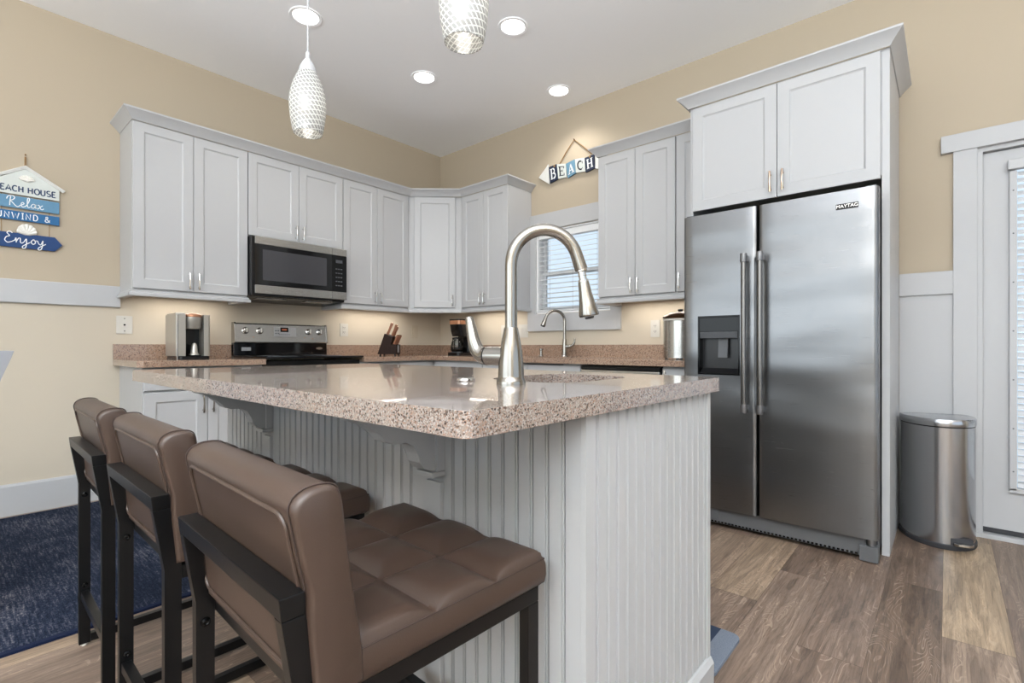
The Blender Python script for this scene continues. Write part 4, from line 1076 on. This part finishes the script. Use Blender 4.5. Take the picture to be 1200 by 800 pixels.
M['blackgl2'] = mat('black_bolt', (12, 12, 13), .2, .5)
stool = make_stool()
def place_stool(t, nx, ny, a, lab):
    # near rear corner at (nx, ny), turned by -a
    w = .215; c, s = math.cos(-a), math.sin(-a)
    # local corner (0,-w) -> world
    t.location = (nx - (0 * c - (-w) * s), ny - (0 * s + (-w) * c), 0); t.rotation_euler = (0, 0, -a); t['label'] = lab
place_stool(stool, .265, .595, .028, 'brown leather bar stool nearest the camera, its tufted seat in full view')
s2 = copy_tree(stool); place_stool(s2, .2766, 1.192, .008, 'middle brown leather bar stool, between the nearest and the farthest')
s3 = copy_tree(stool); place_stool(s3, .272, 1.763, .018, 'brown leather bar stool farthest from the camera, next to the rug')

# ------------------------------------------------------------------ rug, mat, chair at the frame edge
r = MB().prism(rrect(-1.3, .72, 2.285, 4.10, .01, 2), 0.001, .010, 'z').build('rug', 'rug'); tag(r, 'distressed navy blue area rug behind the bar stools', 'rug')
r = MB().prism(rrect(1.52, 1.80, .530, 1.40, .03, 6), 0.001, .011, 'z').build('floor_mat', 'mat'); tag(r, 'blue-grey kitchen mat behind the right corner of the island', 'mat')

def dining_chair():
    t = thing('dining_chair', 'pale grey dining chair back, just its corner showing at the left edge', 'chair', (-.08, 2.62, 0))
    # backrest: flared slab, thickness along y
    outl = [(-.337, .985), (.177, .985), (.168, .955), (.142, .88), (.125, .82), (.11, .62), (.105, .46), (-.265, .46), (-.27, .62), (-.285, .82), (-.302, .88), (-.328, .955)]
    MB().prism(outl, 2.60, 2.625, 'y', .003).build('backrest', 'chair', t)
    MB().prism(rrect(-.30, .12, 2.626, 3.05, .03, 4), .43, .47, 'z', .004).build('seat', 'chair', t)
    for x in (-.28, .085):
        for y in (2.63, 3.0): MB().box(x, x + .035, y, y + .035, .0105, .429, .003).build('leg', 'chair', t)
dining_chair()

# ------------------------------------------------------------------ bin
def bin_():
    ang = math.radians(16); cx, cy = 3.405, .030; H = .60
    c, s = math.cos(ang), math.sin(ang)
    def pt(f, l):   # f forward (toward -x), l lateral (+y left)
        return (cx - f * c - l * s * -1 * -1, cy - f * s + l * c)
    t = thing('step_bin', 'stainless half-round step trash can beside the door', 'trash can', (cx, cy, 0))
    def outline(e):
        n = 28; out = []
        for i in range(n + 1):
            a = -PI / 2 + PI * i / n
            out.append(pt(-.07 + (.22 + e) * math.cos(a) ** .9 if math.cos(a) > 0 else -.07, (.148 + e) * math.sin(a)))
        out.append(pt(-.10 - e, .142 + e)); out.append(pt(-.115 - e, .12)); out.append(pt(-.115 - e, -.12)); out.append(pt(-.10 - e, -.142 - e)); return out
    L = lambda e, z: [(p[0], p[1], z) for p in outline(e)]
    MB().loops([L(0, .026), L(0, H - .002)]).build('bin_body', 'can', t, smooth=True, angle=30)
    MB().loops([L(.004, .0), L(.006, .004), L(.006, .022), L(.002, .026)]).build('base_ring', 'rubber', t, smooth=True)
    MB().loops([L(-.002, H - .002), L(-.002, H + .004)]).build('lid_gap', 'black', t)
    MB().loops([L(.003, H + .004), L(.004, H + .008), L(.004, H + .034), L(.0, H + .040), L(-.012, H + .0425)]).build('lid', 'can', t, smooth=True, angle=40)
    f0, l0 = .150, -.045
    q = [pt(.10, l0 - .045), pt(.135, l0 - .045), pt(.145, l0 + .045), pt(.10, l0 + .045)]
    mb = MB(); mb.prism([pt(.115, l0 - .045), pt(.152, l0 - .042), pt(.152, l0 + .045), pt(.115, l0 + .048)], .027, .060, 'z', .003); mb.build('pedal_recess', 'rubber', t)
    mb = MB(); mb.prism([pt(.125, l0 - .042), pt(.165, l0 - .040), pt(.178, l0 - .02), pt(.178, l0 + .02), pt(.165, l0 + .036), pt(.125, l0 + .038)], .030, .042, 'z', .003); mb.build('pedal', 'chrome', t, smooth=True)
bin_()

# ------------------------------------------------------------------ outlets and switches
def plate(xf, u0, u1, z0, z1, kind, lab, m='plate'):
    t = thing('wall_plate', lab, 'outlet', xf((u0 + u1) / 2, .003, z0))
    mb = MB(xf); mb.box(u0, u1, .0005, .006, z0, z1, .0015); mb.build('cover_plate', m, t)
    uc = (u0 + u1) / 2; zc = (z0 + z1) / 2
    if kind == 'duplex':
        for dz in (-.021, .021):
            MB(xf).box(uc - .016, uc + .016, .006, .008, zc + dz - .014, zc + dz + .014, .001).build('receptacle', m, t)
            mb = MB(xf); mb.box(uc - .008, uc - .005, .008, .0085, zc + dz - .004, zc + dz + .006); mb.box(uc + .005, uc + .008, .008, .0085, zc + dz - .004, zc + dz + .006); mb.box(uc - .002, uc + .002, .008, .0085, zc + dz - .011, zc + dz - .007)
            mb.build('slot', 'dark', t)
    elif kind == 'rocker':
        MB(xf).box(uc - .016, uc + .016, .006, .009, zc - .032, zc + .032, .001).build('rocker', m, t)
    elif kind == 'jack':
        for dz, r in ((0, .006), (.042, .003), (-.042, .003)):
            mb = MB(xf); mb.prism([(uc + r * math.cos(a), zc + dz + r * math.sin(a)) for a in (2 * PI * i / 12 for i in range(12))], .006, .008, 'y'); mb.build('jack' if dz == 0 else 'screw', 'black', t)
    elif kind == 'double':
        for du in (-.023, .023): MB(xf).box(uc + du - .015, uc + du + .015, .006, .009, zc - .032, zc + .032, .001).build('rocker', m, t)
plate(LW, .767, .855, 1.087, 1.207, 'jack', 'white cable jack plate left of the pod coffee machine')
plate(LW, 2.395, 2.475, 1.095, 1.212, 'duplex', 'white duplex outlet right of the range')
plate(LW, 3.205, 3.285, 1.085, 1.22, 'rocker', 'beige rocker switch between knife block and corner', 'plateb')
plate(RW, 3.20, 3.28, 1.085, 1.208, 'duplex', 'white outlet behind the drip coffee maker, under the wall cabinet')
plate(RW, 2.945, 3.06, 1.085, 1.208, 'double', 'white double switch plate left of the window')
plate(RW, 1.648, 1.722, 1.073, 1.203, 'duplex', 'white duplex outlet between window and canister')

# ------------------------------------------------------------------ countertop objects
def pod_machine():
    x0, x1, yf, yb, z = 1.010, 1.212, 3.80, 4.07, CZ1
    t = thing('pod_coffee_machine', 'silver and black pod coffee machine on the left counter', 'coffee maker', ((x0 + x1) / 2, (yf + yb) / 2, z))
    H = .30
    # two side shells with rounded outside corners
    for a, b, s in ((x0, x0 + .054, -1), (x1 - .040, x1, 1)):
        mb = MB(); R = .03
        if s < 0: poly = [(b, yf), (b, yb), (a + R, yb), (a, yb - R), (a, yf + .012), (a + .012, yf)]
        else: poly = [(a, yf), (b - .012, yf), (b, yf + .012), (b, yb - R), (b - R, yb), (a, yb)]
        mb.prism(poly, z + .022, z + H, 'z', .002); mb.build('side_shell', 'silverpl', t)
    MB().box(x0 + .002, x0 + .010, yf - .004, yf + .012, z + .0, z + H - .004, .002).build('edge_trim', 'chrome', t)
    MB().box(x0 + .055, x1 - .041, yf + .10, yb - .01, z + .022, z + H - .01).build('back_panel', 'black', t)
    MB().prism(rrect(x0 + .012, x1 - .008, yf - .018, yb, .02, 5), z, z + .021, 'z', .002).build('drip_base', 'black', t)
    MB().box(x0 + .08, x1 - .062, yf - .010, yf + .08, z + .0215, z + .028).build('drip_tray', 'black', t)
    cx = (x0 + .055 + x1 - .041) / 2
    MB().lathe((cx, yf + .045, z + .205), [(0, 0), (.044, 0), (.048, .01), (.049, .04), (.052, .045), (.052, .078), (0, .078)], 32).build('brew_head', 'silverpl', t, smooth=True)
    mb = MB(); mb.lathe((cx, yf + .050, z + .285), [(.053, 0), (.054, .008), (.050, .016), (.034, .024), (0, .026)], 32); mb.build('lid_handle', 'copper', t, smooth=True)
    mb = MB(); mb.prism([(x0 + .002, yf + .02), (x0 + .053, yf + .01), (x0 + .053, yb - .01), (x0 + .01, yb - .02)], z + H + .0005, z + H + .010, 'z', .003); mb.build('reservoir_lid', 'silverpl', t)
    c = MB().lathe((cx + .004, yf + .03, z + .0285), [(0, 0), (.030, 0), (.029, .008), (.022, .012), (.017, .06), (.010, .078), (0, .082)], 24).build('sample_cup', 'silverpl', t, smooth=True)
M['silverpl'] = mat('silver_plastic', (176, 172, 164), .3, .6)
pod_machine()

def knife_block():
    B0 = Vector((2.775, 3.93, CZ1)); f = Vector((.50, -.866, 0)).normalized(); l = Vector((-f.y, f.x, 0))
    def K(a, b, c): p = B0 + f * a + l * b; return (p.x, p.y, B0.z + c)   # a forward, b lateral, c up
    t = thing('knife_block', 'dark brown slanted knife block full of knives beside the range counter', 'knife block', tuple(B0))
    # profile in (forward, up), thickness lateral
    def side(poly, a, b, mat_, nm, par):
        mb = MB(K); A = [mb.v((p[0], a, p[1])) for p in poly]; Bv = [mb.v((p[0], b, p[1])) for p in poly]; n = len(poly)
        mb.bm.faces.new(A); mb.bm.faces.new(Bv[::-1])
        for i in range(n): mb.bm.faces.new([A[i], A[(i + 1) % n], Bv[(i + 1) % n], Bv[i]])
        return mb.build(nm, mat_, par, bevel=.0015)
    side([(-.115, .014), (-.002, .014), (.035, .175), (-.045, .205)], -.05, .05, 'blockwood', 'block_body', t)
    side([(0.0, .014), (.070, .014), (.070, .105), (.018, .105)], -.05, .05, 'blockwood', 'steak_block', t)
    side([(.0705, .03), (.0715, .03), (.0715, .098), (.0705, .098)], -.018, .018, 'greylab', 'label_plate', t)
    mb = MB(K)
    for a, b in ((-.09, -.04), (-.09, .04), (.055, -.04), (.055, .04)): mb.box(a - .006, a + .006, b - .006, b + .006, 0, .0135)
    mb.build('foot', 'black', t)
    tilt = Vector((.40, .917))
    def knife(a, b, c, L, r, nm, lab, gr):
        P = [(a + tilt.x * q, b, c + tilt.y * q) for q in (0, L * .08, L * .5, L * .92, L)]
        pts = [K(*p) for p in P]
        k = thing(nm, lab, 'knife', pts[0], gr)
        MB().tube(pts, [r, r * 1.05, r * .9, r * 1.15, r * .8], 10, flat=((l.x, l.y, 0), .62)).build('knife_handle', 'knifewood', k, smooth=True)
        MB().lathe(Vector(pts[-1]), [(0, -.001), (r * .55, -.001), (r * .5, .003), (0, .004)], 10, Vector(pts[-1]) - Vector(pts[0])).build('pommel', 'brass', k, smooth=True)
    labs = ['brown-handled chef knife at the back of the knife block, standing highest', 'brown-handled carving knife in the upper row of the knife block', 'brown-handled short knife in the upper row of the knife block, lowest of them']
    knife(-.022, -.028, .199, .115, .0125, 'kitchen_knife', labs[0], 'large knives in the block')
    knife(.012, .0, .188, .11, .0125, 'kitchen_knife', labs[1], 'large knives in the block')
    knife(.016, .030, .186, .09, .011, 'kitchen_knife', labs[2], 'large knives in the block')
    for i in range(6):
        knife(.044, -.041 + .0165 * i, .107, .092, .0085, 'steak_knife', 'brown-handled steak knife in the lower front row of the knife block', 'steak knives in the block')
knife_block()

def drip_maker():
    bx, by, z = 3.36, 3.60, CZ1
    t = thing('drip_coffee_maker', 'black drip coffee maker with glass carafe in the counter corner', 'coffee maker', (bx, by, z))
    F = lambda a, b, c: (bx - a, by - b, z + c)
    mb = MB(F); mb.prism(rrect(-.10, .115, -.085, .085, .03, 5), 0, .03, 'z', .003); mb.build('base', 'black', t)
    MB(F).lathe((.055, 0, .0305), [(0, 0), (.058, 0), (.056, .004), (0, .004)]).build('warming_plate', 'greypl', t)
    mb = MB(F); mb.prism(rrect(-.10, -.02, -.08, .08, .02, 4), .031, .30, 'z', .002); mb.build('tower', 'black', t)
    mb = MB(F); mb.loops([[(p[0], p[1], h) for p in rrect(-.019, .085 + e, -.078, .078, .035, 5)] for h, e in ((.185, -.02), (.235, .0), (.30, .01))]); mb.build('brew_basket', 'black', t, smooth=True, angle=40)
    mb = MB(F); mb.prism(rrect(-.019, .100, -.080, .080, .035, 5), .301, .338, 'z', .002); mb.build('copper_band', 'copper', t)
    mb = MB(F); mb.prism(rrect(-.10, .100, -.082, .082, .035, 5), .339, .352, 'z', .003); mb.build('lid', 'black', t)
    c = MB(F).lathe((.055, 0, .0345), [(0, 0), (.05, 0), (.062, .02), (.064, .05), (.052, .095), (.044, .115), (.047, .125)], 32).build('carafe', 'carafe', t, smooth=True)
    MB(F).lathe((.055, 0, .036), [(0, 0), (.048, 0), (.059, .02), (.060, .04), (0, .04)], 24).build('coffee', 'darkcoffee', c, smooth=True)
    MB(F).tube([F0 for F0 in [(.10, .03, .150), (.135, .055, .150), (.15, .066, .11), (.14, .06, .07), (.118, .042, .06)]], .007, 10).build('carafe_handle', 'black', c, smooth=True)
    MB(F).lathe((.055, 0, .16), [(0, 0), (.047, 0), (.047, .012), (.01, .018), (0, .018)], 24).build('carafe_lid', 'black', c, smooth=True)
M['darkcoffee'] = mat('coffee', (30, 18, 12), .1)
drip_maker()

def canister():
    x, y, z = 3.35, 1.386, CZ1; r = .112
    t = thing('canister', 'tall stainless canister with bronze lid beside the fridge', 'canister', (x, y, z))
    MB().lathe((x, y, z + .008), [(0, 0), (r, 0), (r, .252), (r - .004, .256), (0, .256)], 48).build('canister_body', 'steel2', t, smooth=True)
    MB().lathe((x, y, z + .258), [(r - .006, .004), (r + .003, .004), (r + .004, .010), (r + .003, .016), (r - .006, .018)], 48).build('rim_ring', 'plate', t, smooth=True)
    MB().lathe((x, y, z + .264), [(0, 0), (r - .008, 0), (r - .008, .016), (r + .004, .018), (r + .006, .026), (r - .01, .038), (r * .6, .054), (.02, .062), (0, .062)], 48).build('lid', 'bronze', t, smooth=True)
    MB().lathe((x, y, z + .325), [(0, 0), (.012, 0), (.018, .008), (.018, .016), (0, .018)], 20).build('lid_knob', 'black', t, smooth=True)
    mb = MB()
    for a in (0.6, 2.2, 3.6, 5.2): mb.lathe((x + (r - .018) * math.cos(a), y + (r - .018) * math.sin(a), z), [(0, 0), (.010, 0), (.010, .008), (0, .008)], 12)
    mb.build('foot', 'black', t)
canister()

# ------------------------------------------------------------------ wall signs
def ribbon(mb, pts, wdt, xf, d0, d1):
    """flat stroke of given width through 2D pts"""
    P = [Vector((p[0], p[1])) for p in pts]; n = len(P)
    L, R = [], []
    for i in range(n):
        t = (P[min(i + 1, n - 1)] - P[max(i - 1, 0)]).normalized(); q = Vector((-t.y, t.x)) * (wdt[i] if isinstance(wdt, list) else wdt) / 2
        L.append(P[i] + q); R.append(P[i] - q)
    for i in range(n - 1):
        vs = [mb.v(xf(a.x, d, a.y)) for d in (d0, d1) for a in (L[i], L[i + 1], R[i + 1], R[i])]
        for q in ((0, 1, 2, 3), (7, 6, 5, 4), (0, 4, 5, 1), (1, 5, 6, 2), (2, 6, 7, 3), (3, 7, 4, 0)): mb.bm.faces.new([vs[k] for k in q])
def strokes(mb, glyphs, x, z, h, wdt, xf, d0, d1, smooth=False, space=None):
    """glyphs: list of (advance, [polyline in unit box]) drawn at x,z with height h"""
    for adv, pls in glyphs:
        for pl in pls:
            p = [(a, b) for a, b in pl]
            if smooth and len(p) > 2: p = [(q.x, q.y) for q in bez([(a, b, 0) for a, b in p], 5 * len(p))]
            ribbon(mb, [(x + a * h, z + b * h) for a, b in p], wdt, xf, d0, d1)
        x += adv * h
    return x
def arc(cx, cy, rx, ry, a0, a1, n=10): return [(cx + rx * math.cos(math.radians(a0 + (a1 - a0) * i / n)), cy + ry * math.sin(math.radians(a0 + (a1 - a0) * i / n))) for i in range(n + 1)]
CAP = {
 'B': (.78, [[(.1, 0), (.1, 1)], [(.1, 1)] + arc(.32, .76, .22, .24, 90, -90, 8) + [(.1, .52)], [(.1, .52)] + arc(.35, .26, .25, .26, 90, -90, 8) + [(.1, 0)]]),
 'E': (.70, [[(.1, 0), (.1, 1)], [(.1, 1), (.56, 1)], [(.1, .52), (.46, .52)], [(.1, 0), (.58, 0)]]),
 'A': (.80, [[(.02, 0), (.36, 1), (.70, 0)], [(.14, .34), (.58, .34)]]),
 'C': (.80, [arc(.42, .5, .34, .5, 50, 310, 14)]),
 'H': (.82, [[(.1, 0), (.1, 1)], [(.62, 0), (.62, 1)], [(.1, .52), (.62, .52)]]),
 'O': (.86, [arc(.42, .5, .34, .5, 0, 360, 18)]),
 'U': (.80, [[(.1, 1), (.1, .3)] + arc(.36, .28, .26, .28, 180, 360, 8) + [(.62, 1)]]),
 'S': (.72, [arc(.34, .74, .24, .26, 50, 270, 9) + arc(.34, .24, .26, .24, 90, -140, 9)]),
 'N': (.84, [[(.1, 0), (.1, 1), (.64, 0), (.64, 1)]]),
 'W': (1.06, [[(.04, 1), (.26, 0), (.48, .8), (.70, 0), (.92, 1)]]),
 'I': (.42, [[(.2, 0), (.2, 1)], [(.06, 1), (.34, 1)], [(.06, 0), (.34, 0)]]),
 'D': (.82, [[(.1, 0), (.1, 1)], [(.1, 1), (.28, 1)] + arc(.30, .5, .32, .5, 90, -90, 10) + [(.1, 0)]]),
 '&': (.86, [[(.74, .02), (.22, .72), (.24, .93), (.40, .98), (.50, .82), (.40, .64), (.14, .36), (.14, .12), (.34, 0), (.56, .10), (.74, .42)]]),
 ' ': (.42, []),
}
def width(txt): return sum(CAP[c][0] for c in txt)
SCR = {
 'R': (.98, [[(.22, 0), (.24, .5), (.30, .92)], [(.0, .62), (.10, .90), (.40, 1.02), (.58, .84), (.44, .60), (.26, .50), (.44, .30), (.62, .06), (.80, -.04), (.98, .10)]]),
 'e': (.42, [[(-.05, .10), (.12, .20), (.28, .34), (.22, .46), (.10, .38), (.08, .14), (.20, .0), (.42, .12)]]),
 'l': (.34, [[(.0, .12), (.18, .5), (.28, .9), (.20, 1.02), (.12, .8), (.12, .2), (.20, .02), (.34, .12)]]),
 'a': (.52, [[(.38, .40), (.20, .44), (.06, .22), (.14, .02), (.30, .10), (.40, .42), (.38, .08), (.52, .10)]]),
 'x': (.50, [[(.02, .40), (.14, .40), (.26, .06), (.40, .02), (.5, .14)], [(.42, .44), (.22, .24), (.02, -.02)]]),
 'E': (.66, [[(.52, .82), (.34, .96), (.18, .80), (.34, .56), (.14, .44), (.04, .16), (.20, -.04), (.44, .04), (.66, .20)]]),
 'n': (.60, [[(.0, .18), (.08, .42), (.10, .02)], [(.10, .10), (.24, .40), (.36, .40), (.36, .10), (.46, .0), (.60, .14)]]),
 'j': (.40, [[(.0, .14), (.14, .42), (.16, .10), (.10, -.34), (-.06, -.44), (-.10, -.28), (.16, -.04), (.40, .14)]]),
 'o': (.48, [[(.20, .42), (.06, .22), (.18, .0), (.34, .16), (.26, .40), (.18, .42), (.32, .34), (.48, .36)]]),
 'y': (.52, [[(.0, .36), (.08, .12), (.22, .04), (.36, .42), (.34, .10), (.26, -.34), (.08, -.46), (.06, -.28), (.34, -.04), (.56, .14)]]),
}
def shell(name, par, cx, cz, r, d, m='shell', xf=LW, sq=1.0):
    mb = MB(xf); rays = 7; pts = []
    base = (cx, d, cz - r * .55)
    n = 42; ringo = []; ringm = []
    for i in range(n + 1):
        a = math.radians(-8 + 196 * i / n); sc = 1 + .05 * abs(math.sin(rays * PI * i / n))
        px, pz = cx + r * math.cos(a) * sc, cz - r * .35 + r * sq * math.sin(a) * sc
        ringo.append((px, pz)); ringm.append((i, px, pz))
    b0 = mb.v((cx - r * .22, d, cz - r * .75)); b1 = mb.v((cx + r * .22, d, cz - r * .75))
    hinge = mb.v((cx, d + .006, cz - r * .68))
    outer = [mb.v((p[0], d, p[1])) for p in ringo]
    mid = [mb.v((cx + (p[0] - cx) * .93, d + .006 + .005 * abs(math.sin(rays * PI * i / n)), cz - r * .5 + (p[1] - cz + r * .5) * .93)) for i, p in enumerate(ringo)]
    mid2 = [mb.v((cx + (p[0] - cx) * .5, d + .009 + .003 * abs(math.sin(rays * PI * i / n)), cz - r * .6 + (p[1] - cz + r * .6) * .5)) for i, p in enumerate(ringo)]
    for i in range(n):
        mb.bm.faces.new([outer[i], outer[i + 1], mid[i + 1], mid[i]]); mb.bm.faces.new([mid[i], mid[i + 1], mid2[i + 1], mid2[i]]); mb.bm.faces.new([mid2[i], mid2[i + 1], hinge])
    mb.bm.faces.new([outer[0], mid[0], mid2[0], hinge, b1]); mb.bm.faces.new([outer[-1], b0, hinge, mid2[-1], mid[-1]]); mb.bm.faces.new([b0, b1, hinge])
    mb.bm.faces.new([b1, b0] + outer[::-1])
    return mb.build(name, m, par, smooth=True, angle=40)
def house_sign():
    cx = .331; xa, xb = .180, .482
    t = thing('hanging_sign', 'tiered blue wooden house-shaped sign with seashells on the left wall', 'sign', (cx, YW - .01, 1.59))
    D0, D1 = .008, .018
    mb = MB(LW); mb.xf = None
    def board(poly, nm, m, e=0.0):
        mb = MB(); mb.prism(poly, YW - D0, YW - D1 - e, 'y', .0008); return mb.build(nm, m, t)
    b1 = board([(xa + .01, 1.905), (xb, 1.905), (xb, 1.970), (cx, 2.070), (xa + .01, 1.970)], 'house_board', 'paleboard')
    for s in (-1, 1):   # roof strips
        for k in range(3):
            mb = MB(); off = .006 * k; L = .178 - .004 * k
            p0 = (cx, 2.085 - off * 1.1); p1 = (cx + s * L, 2.085 - off * 1.1 - L * .625)
            mb.prism([p0, p1, (p1[0], p1[1] - .0055), (p0[0], p0[1] - .0055)], YW - D0, YW - D1 - .008 + .002 * k, 'y'); mb.build('roof_strip', 'whiteboard', b1)
    board([(xa, 1.824), (xb, 1.824), (xb, 1.895), (xa, 1.895)], 'relax_board', 'paleblue')
    board([(xa, 1.752), (xb, 1.752), (xb, 1.806), (xa, 1.806)], 'unwind_board', 'midblue')
    board([(xa - .03, 1.590), (.462, 1.590), (.496, 1.632), (.462, 1.676), (xa - .03, 1.676), (xa, 1.632)], 'enjoy_board', 'deepblue')
    shell('shell', t, cx + .005, 2.012, .034, D1 + .0005, sq=.75)
    shell('shell', t, cx + .006, 1.70, .043, D1 + .0005, sq=1.15)
    # lettering
    e0, e1 = D1 + .0003, D1 + .0015
    X = lambda a, d, b: LW(a, d, b)
    h = .033; txt = 'BEACH HOUSE'; w = width(txt) * h
    mb = MB(); strokes(mb, [CAP[c] for c in txt], cx - w / 2 + .002, 1.922, h, .0062, X, e0, e1); mb.build('lettering', 'navyink', b1)
    h = .058; w = sum(SCR[c][0] for c in 'Relax') * h
    mb = MB(); strokes(mb, [SCR[c] for c in 'Relax'], cx - w / 2, 1.835, h, .0042, X, e0, e1, True); mb.build('lettering', 'whiteink', t)
    h = .034; txt = 'UNWIND &'; w = width(txt) * h * 1.15
    mb = MB(); x = cx - w / 2 - .005
    for c in txt: x = strokes(mb, [CAP[c]], x, 1.762, h, .0048, X, e0, e1) + .15 * .8 * h
    mb.build('lettering', 'whiteink', t)
    h = .068; w = sum(SCR[c][0] for c in 'Enjoy') * h
    mb = MB(); strokes(mb, [SCR[c] for c in 'Enjoy'], cx - w / 2, 1.618, h * .98, .0045, X, e0, e1, True); mb.build('lettering', 'whiteink', t)
    # cords and top hanger
    mb = MB()
    for x in (xa + .05, xb - .045):
        for a, b in ((1.895, 1.906), (1.806, 1.825), (1.676, 1.752)): mb.tube([LW(x, .013, a), LW(x, .013, b)], .0016, 6)
    mb.build('jute_link', 'rope', t)
    mb = MB(); mb.tube([LW(cx - .003, .013, 2.08), LW(cx - .002, .012, 2.14), LW(cx + .002, .012, 2.14), LW(cx + .003, .013, 2.08)], .0022, 6); mb.tube([LW(cx, .001, 2.152), LW(cx, .016, 2.155)], .003, 8)
    mb.build('hanger', 'rope', t)
house_sign()

def beach_sign():
    E0 = XW
    t = thing('arrow_sign', 'zigzag wooden arrow sign with the letters BEACH above the window', 'sign', (XW - .01, 2.45, 2.44))
    D0, D1 = .006, .022
    def pan(poly, m, nm): 
        mb = MB(); mb.prism(poly, XW - D0, XW - D1, 'x', .001); return mb.build(nm, m, t)
    # each panel: (y,z) quads TL, TR, BR, BL ; y decreases to the right
    P = {'B': [(2.689, 2.606), (2.602, 2.614), (2.586, 2.478), (2.674, 2.460)],
         'E': [(2.600, 2.612), (2.505, 2.594), (2.498, 2.474), (2.584, 2.479)],
         'A': [(2.503, 2.592), (2.411, 2.609), (2.400, 2.489), (2.483, 2.464)],
         'C': [(2.409, 2.609), (2.312, 2.598), (2.304, 2.480), (2.398, 2.490)],
         'H': [(2.310, 2.594), (2.221, 2.604), (2.208, 2.487), (2.300, 2.470)]}
    cols = {'B': 'navy', 'E': 'paleboard', 'A': 'slateblue', 'C': 'paleboard', 'H': 'navy'}
    ink = {'B': 'whiteink', 'E': 'darkink', 'A': 'whiteink', 'C': 'darkink', 'H': 'whiteink'}
    SER = {  # serif capitals as filled strokes in the unit box
     'B': [([(.20, .04), (.20, .96)], .2), ([(.04, .97), (.45, .97)], .07), ([(.04, .03), (.5, .03)], .07), (arc(.48, .74, .24, .22, 90, -90, 8), .15), ([(.2, .52), (.5, .52)], .07), (arc(.52, .27, .30, .24, 90, -90, 8), .17)],
     'E': [([(.22, .04), (.22, .96)], .2), ([(.04, .97), (.88, .97)], .07), ([(.04, .03), (.90, .03)], .07), ([(.22, .52), (.62, .52)], .08), ([(.86, .97), (.86, .76)], .09), ([(.88, .03), (.88, .26)], .09), ([(.62, .64), (.62, .40)], .07)],
     'A': [([(.5, .98), (.14, .04)], .08), ([(.48, .98), (.82, .04)], .2), ([(.26, .34), (.68, .34)], .08), ([(.0, .03), (.30, .03)], .07), ([(.60, .03), (1.0, .03)], .07)],
     'C': [(arc(.54, .5, .38, .46, 60, 300, 14), .17), ([(.84, .94), (.84, .66)], .08), ([(.84, .10), (.84, .26)], .06)],
     'H': [([(.22, .04), (.22, .96)], .19), ([(.78, .04), (.78, .96)], .19), ([(.22, .5), (.78, .5)], .09), ([(.04, .97), (.40, .97)], .07), ([(.04, .03), (.40, .03)], .07), ([(.60, .97), (.96, .97)], .07), ([(.60, .03), (.96, .03)], .07)]}
    for ch, q in P.items():
        b = pan(q, cols[ch], 'letter_board')
        TL, TR, BR, BL = [Vector(p) for p in q]
        def X(u, d, v):
            u2 = .14 + u * .72; v2 = .16 + v * .66
            p = (BL * (1 - u2) + BR * u2) * (1 - v2) + (TL * (1 - u2) + TR * u2) * v2
            return (XW - d, p.x, p.y)
        mb = MB()
        for pl, w in SER[ch]: ribbon(mb, pl, w, X, D1 + .0003, D1 + .0016)
        mb.build('letter', ink[ch], b)
    pan([(2.803, 2.536), (2.694, 2.632), (2.682, 2.452)], 'whiteboard', 'arrow_head')
    pan([(2.206, 2.590), (2.10, 2.60), (2.145, 2.53), (2.10, 2.45), (2.206, 2.480)], 'whiteboard', 'arrow_tail')
    mb = MB(); mb.tube([(XW - .016, 2.575, 2.605), (XW - .014, 2.50, 2.70), (XW - .010, 2.424, 2.782), (XW - .014, 2.33, 2.70), (XW - .016, 2.245, 2.615)], .0045, 8); mb.build('rope', 'rope', t, smooth=True)
    mb = MB(); mb.tube([(XW - .001, 2.424, 2.785), (XW - .02, 2.424, 2.787)], .004, 8); mb.build('nail', 'bronze', t)
    mb = MB()
    for yy, zz in ((2.625, 2.60), (2.258, 2.592)): mb.lathe((XW - D1, yy, zz), [(0, 0), (.010, 0), (.008, .006), (0, .008)], 12, (-1, 0, 0))
    mb.build('rope_knot', 'rope', t, smooth=True)
beach_sign()
